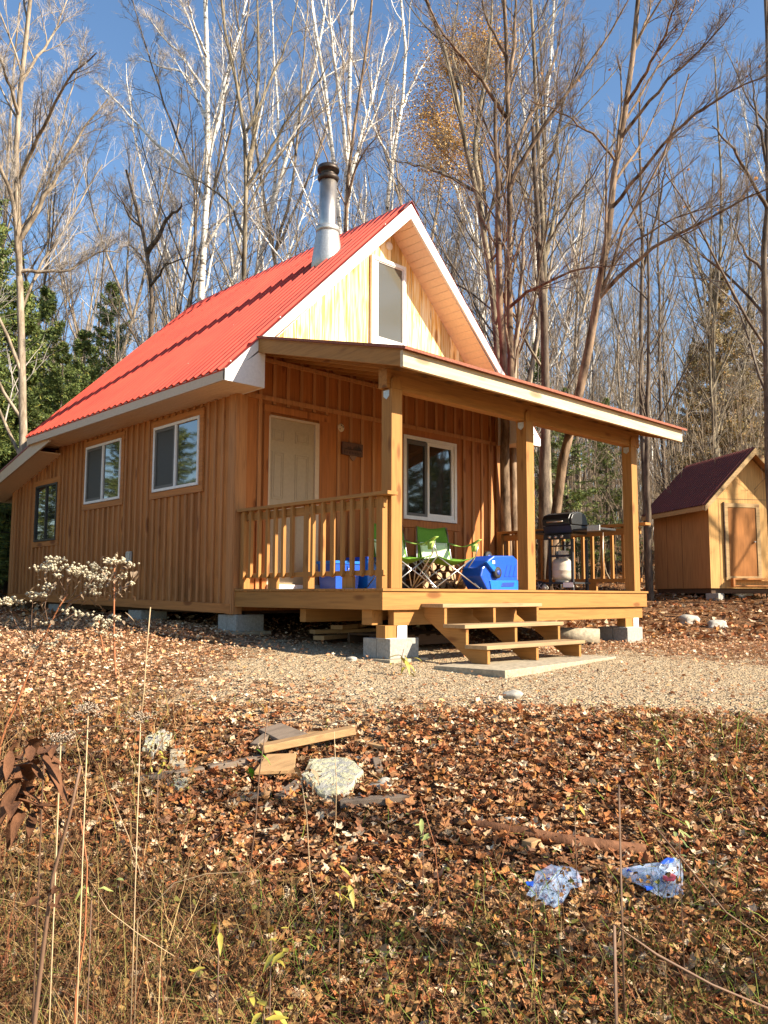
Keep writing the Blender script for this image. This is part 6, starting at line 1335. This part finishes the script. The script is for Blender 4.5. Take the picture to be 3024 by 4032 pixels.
stick([x(400, 2000), x(520, 1850), x(680, 1720), x(880, 1645), x(1100, 1660), x(1330, 1710)], 1.9, .0022, 'arching_stem', 'thin dark arching bramble stem at the left', 'stem_brown')
def Y(u, v): return (u*1500/1659, 2500+v*1500/1659)
def Z(u, v): return (1500+u*1524/1659, 2500+v*1524/1659)
stick([Y(640, 1200), Y(605, 1020), Y(560, 880), Y(480, 690)], None, .003, 'bare_stalk', 'pale crooked stalk in the left foreground', 'stem_tan')
stick([Y(1075, 1100), Y(1110, 850), Y(1130, 600), Y(1180, 260)], None, .0032, 'sapling', 'leafless brown sapling rising through the rubble', 'stem_brown', leaves=[(*Y(1080, 590), 2, .02), (*Y(1160, 520), 2, .018)], lm='green', seed=4)
stick([Y(1400, 1300), Y(1350, 1050), Y(1335, 780), Y(1310, 620)], None, .003, 'sapling', 'thin sapling with pale leaves in front of the round concrete slab', 'stem_tan', leaves=[(*Y(1310, 610), 5, .02), (*Y(1390, 620), 4, .02), (*Y(1350, 570), 4, .018)], seed=8)
stick([Y(1460, 900), Y(1465, 650), Y(1455, 420)], None, .002, 'bare_stalk', 'fine stalk crossing the right of the round concrete slab', 'stem_tan')
stick([Y(150, 1690), Y(190, 1350), Y(230, 1050), Y(300, 800), Y(350, 570)], 1.75, .0055, 'dead_branch', 'dark dead branch rising at the lower left corner', 'stem_brown', leaves=[(*Y(60, 560), 14, .032), (*Y(190, 520), 12, .03), (*Y(60, 720), 10, .032), (*Y(110, 660), 10, .028), (*Y(250, 1120), 8, .02)], lm='fallen', seed=12, cat='branch')
stick([Y(330, 1560), Y(370, 1300), Y(380, 1000), Y(350, 800)], 2.0, .0028, 'bramble_stem', 'red bramble stem in the lower left foreground', 'stem_red')
stick([Y(600, 1240), Y(760, 1080), Y(900, 1040), Y(1100, 1030), Y(1250, 900)], 2.3, .0016, 'arching_stem', 'fine pale arching stem across the middle foreground', 'stem_tan')
stick([Y(360, 1020), Y(470, 1200), Y(600, 1300), Y(760, 1400)], 2.05, .0016, 'fallen_twig', 'thin tan twig slanting down in the left foreground', 'stem_tan')
stick([Z(1000, 1240), Z(1180, 1370), Z(1420, 1500), Z(1659, 1600)], 2.15, .0055, 'fallen_branch', 'lichen spotted dark branch lying diagonally at the lower right', 'stem_brown', cat='branch')
stick([Z(1020, 640), Z(1180, 830), Z(1330, 1010), Z(1480, 1190), Z(1700, 1340)], 2.6, .004, 'fallen_branch', 'long thin dark branch leaning down past the right plastic bag', 'stem_brown', cat='branch')
stick([Z(580, 1668), Z(640, 1400), Z(660, 1150), Z(720, 1020)], None, .0014, 'bare_stalk', 'thin brown stalk standing before the left plastic bag', 'stem_brown')
stick([Z(900, 1660), Z(950, 1380), Z(870, 1250), Z(800, 1150)], None, .0013, 'bare_stalk', 'curved stalk below the left plastic bag', 'stem_brown')
stick([Z(440, 1150), Z(520, 950), Z(570, 750), Z(600, 620)], None, .002, 'bare_stalk', 'slender stalk beside the left end of the fallen log', 'stem_red')
stick([Z(230, 1350), Z(250, 1100), Z(230, 900), Z(170, 700)], None, .0022, 'bare_stalk', 'red brown stalk left of the fallen log', 'stem_red')
stick([Z(1355, 760), Z(1360, 600), Z(1330, 480), Z(1290, 470)], 3.3, .0022, 'sapling', 'small sapling with pale green leaves at the right of the slope', 'stem_brown', leaves=[(*Z(1190, 470), 6, .022), (*Z(1270, 465), 4, .02), (*Z(1190, 520), 3, .018)], lm='lfpale', seed=22) if False else None
MT['lfpale'] = simple('pale_green_leaf', (.30, .33, .10), .6, 0, .25); MT['lfyel'] = simple('yellow_leaf', (.34, .28, .04), .55, 0, .2)
for (u, v, D, n, s_, lab, mt) in ((*Z(1190, 480), 3.6, 9, .02, 'little sapling with pale green leaves at the right of the slope', 'lfpale'), (*Y(955, 1250), 2.05, 3, .026, 'single yellow green bramble leaf glowing in the foreground', 'lfyel'), (*Y(690, 560), 3.6, 9, .02, 'yellow green seedling beside the small pale panel', 'lfyel'), (*Y(1180, 1330), 2.0, 9, .022, 'yellowing bramble leaves in the lower middle', 'lfyel'), (*Z(180, 830), 2.9, 10, .022, 'pale leafy seedling left of the fallen log', 'lfpale'), (*Z(1280, 870), 2.7, 7, .02, 'cream leaved seedling right of the fallen log', 'lfpale'), (*Z(830, 690), 3.2, 6, .02, 'small green leaved sprig above the fallen log', 'lfyel'), (*Y(1150, 1650), 1.75, 10, .025, 'green bramble leaves at the bottom edge', 'lfyel'), (*Y(400, 1120), 2.1, 5, .022, 'narrow green leaves in the left foreground', 'lfpale'), (*Y(1480, 1100), 2.5, 10, .02, 'olive bramble leaves beneath the sapling', 'lfyel')):
    c = dep(u, v, D); zb_ = gz(c[0], c[1]); zt_ = max(c[2], zb_+.04); t = thing('seedling', (c[0], c[1], zb_), lab, 'seedling', 'seedlings among the leaves'); rr = random.Random(int(u))
    m = MB(); m.tube([(c[0]+.01, c[1], zb_-.01), (c[0], c[1], (zb_+zt_)/2), (c[0], c[1], zt_)], .0016, 5); m.build('stem', 'stem_brown', t)
    m = MB(); curled(m, (c[0], c[1], zt_), n, s_*1.3, rr, s_*.8); m.build('leaves', mt, t)
# tan seed tufts
for (u, v, D, lab) in ((*x(810, 1490), 2.0, 'blurred tan seed tuft at the left, larger of the pair'), (*x(1290, 1570), 2.2, 'small tan seed tuft at the top of the thick stalk'), (*x(560, 1750), 1.9, 'pale seed tuft above the dead brown leaves at the left')):
    c = dep(u, v, D); zb_ = gz(c[0], c[1]); t = thing('seed_tuft', (c[0], c[1], zb_), lab, 'weed', 'seed tufts in the left foreground'); rr = random.Random(int(v))
    m = MB(); m.tube([(c[0], c[1], zb_-.01), (c[0], c[1], c[2]-.01)], .0016, 5); m.build('stem', 'stem_tan', t)
    m = MB(); heads(m, c, 150, .018, rr, .0022); m.build('seed_heads', 'fluffb', t)
# small leafy weed by the corner footing
c = on_ground(1580, 2660); t = thing('seedling', tuple(c), 'spindly dark weed beside the corner footing', 'seedling', 'seedlings among the leaves'); rr = random.Random(2); m = MB(); m.tube([tuple(c), (c[0], c[1], c[2]+.12), (c[0]+.03, c[1], c[2]+.22)], .003, 5); m.build('stem', 'stem_brown', t); m = MB(); curled(m, (c[0], c[1], c[2]+.12), 14, .05, rr, .035); m.build('leaves', 'lfyel', t)
# ================================================================== LIGHT
SD_ = Vector((.42, -1.0, .655)).normalized()
sun_d = bpy.data.lights.new('sun', 'SUN'); sun_d.energy = 5.0; sun_d.angle = R_(.5); sun_d.color = (1.0, .89, .72)
sun = bpy.data.objects.new('sun', sun_d); COL.objects.link(sun); sun.rotation_euler = SD_.to_track_quat('Z', 'Y').to_euler()
w = bpy.data.worlds.new('World'); sc.world = w; w.use_nodes = True; nt = w.node_tree; bg = nt.nodes['Background']
sky = nt.nodes.new('ShaderNodeTexSky'); sky.sky_type = 'NISHITA'; sky.sun_disc = False
sky.sun_elevation = math.asin(SD_.z); sky.sun_rotation = math.atan2(SD_.x, SD_.y); sky.air_density = 1.0; sky.dust_density = .2; sky.ozone_density = 1.2
hs = nt.nodes.new('ShaderNodeHueSaturation'); hs.inputs['Saturation'].default_value = 1.12; nt.links.new(sky.outputs[0], hs.inputs['Color']); nt.links.new(hs.outputs[0], bg.inputs[0]); bg.inputs[1].default_value = .085
sc.view_settings.view_transform = 'Standard'; sc.view_settings.look = 'None'; sc.view_settings.gamma = 1; sc.view_settings.exposure = 1.42
try: sc.cycles.use_denoising = True
except Exception: pass
sc.cycles.max_bounces = 6; sc.cycles.transparent_max_bounces = 12; sc.cycles.sample_clamp_indirect = 6
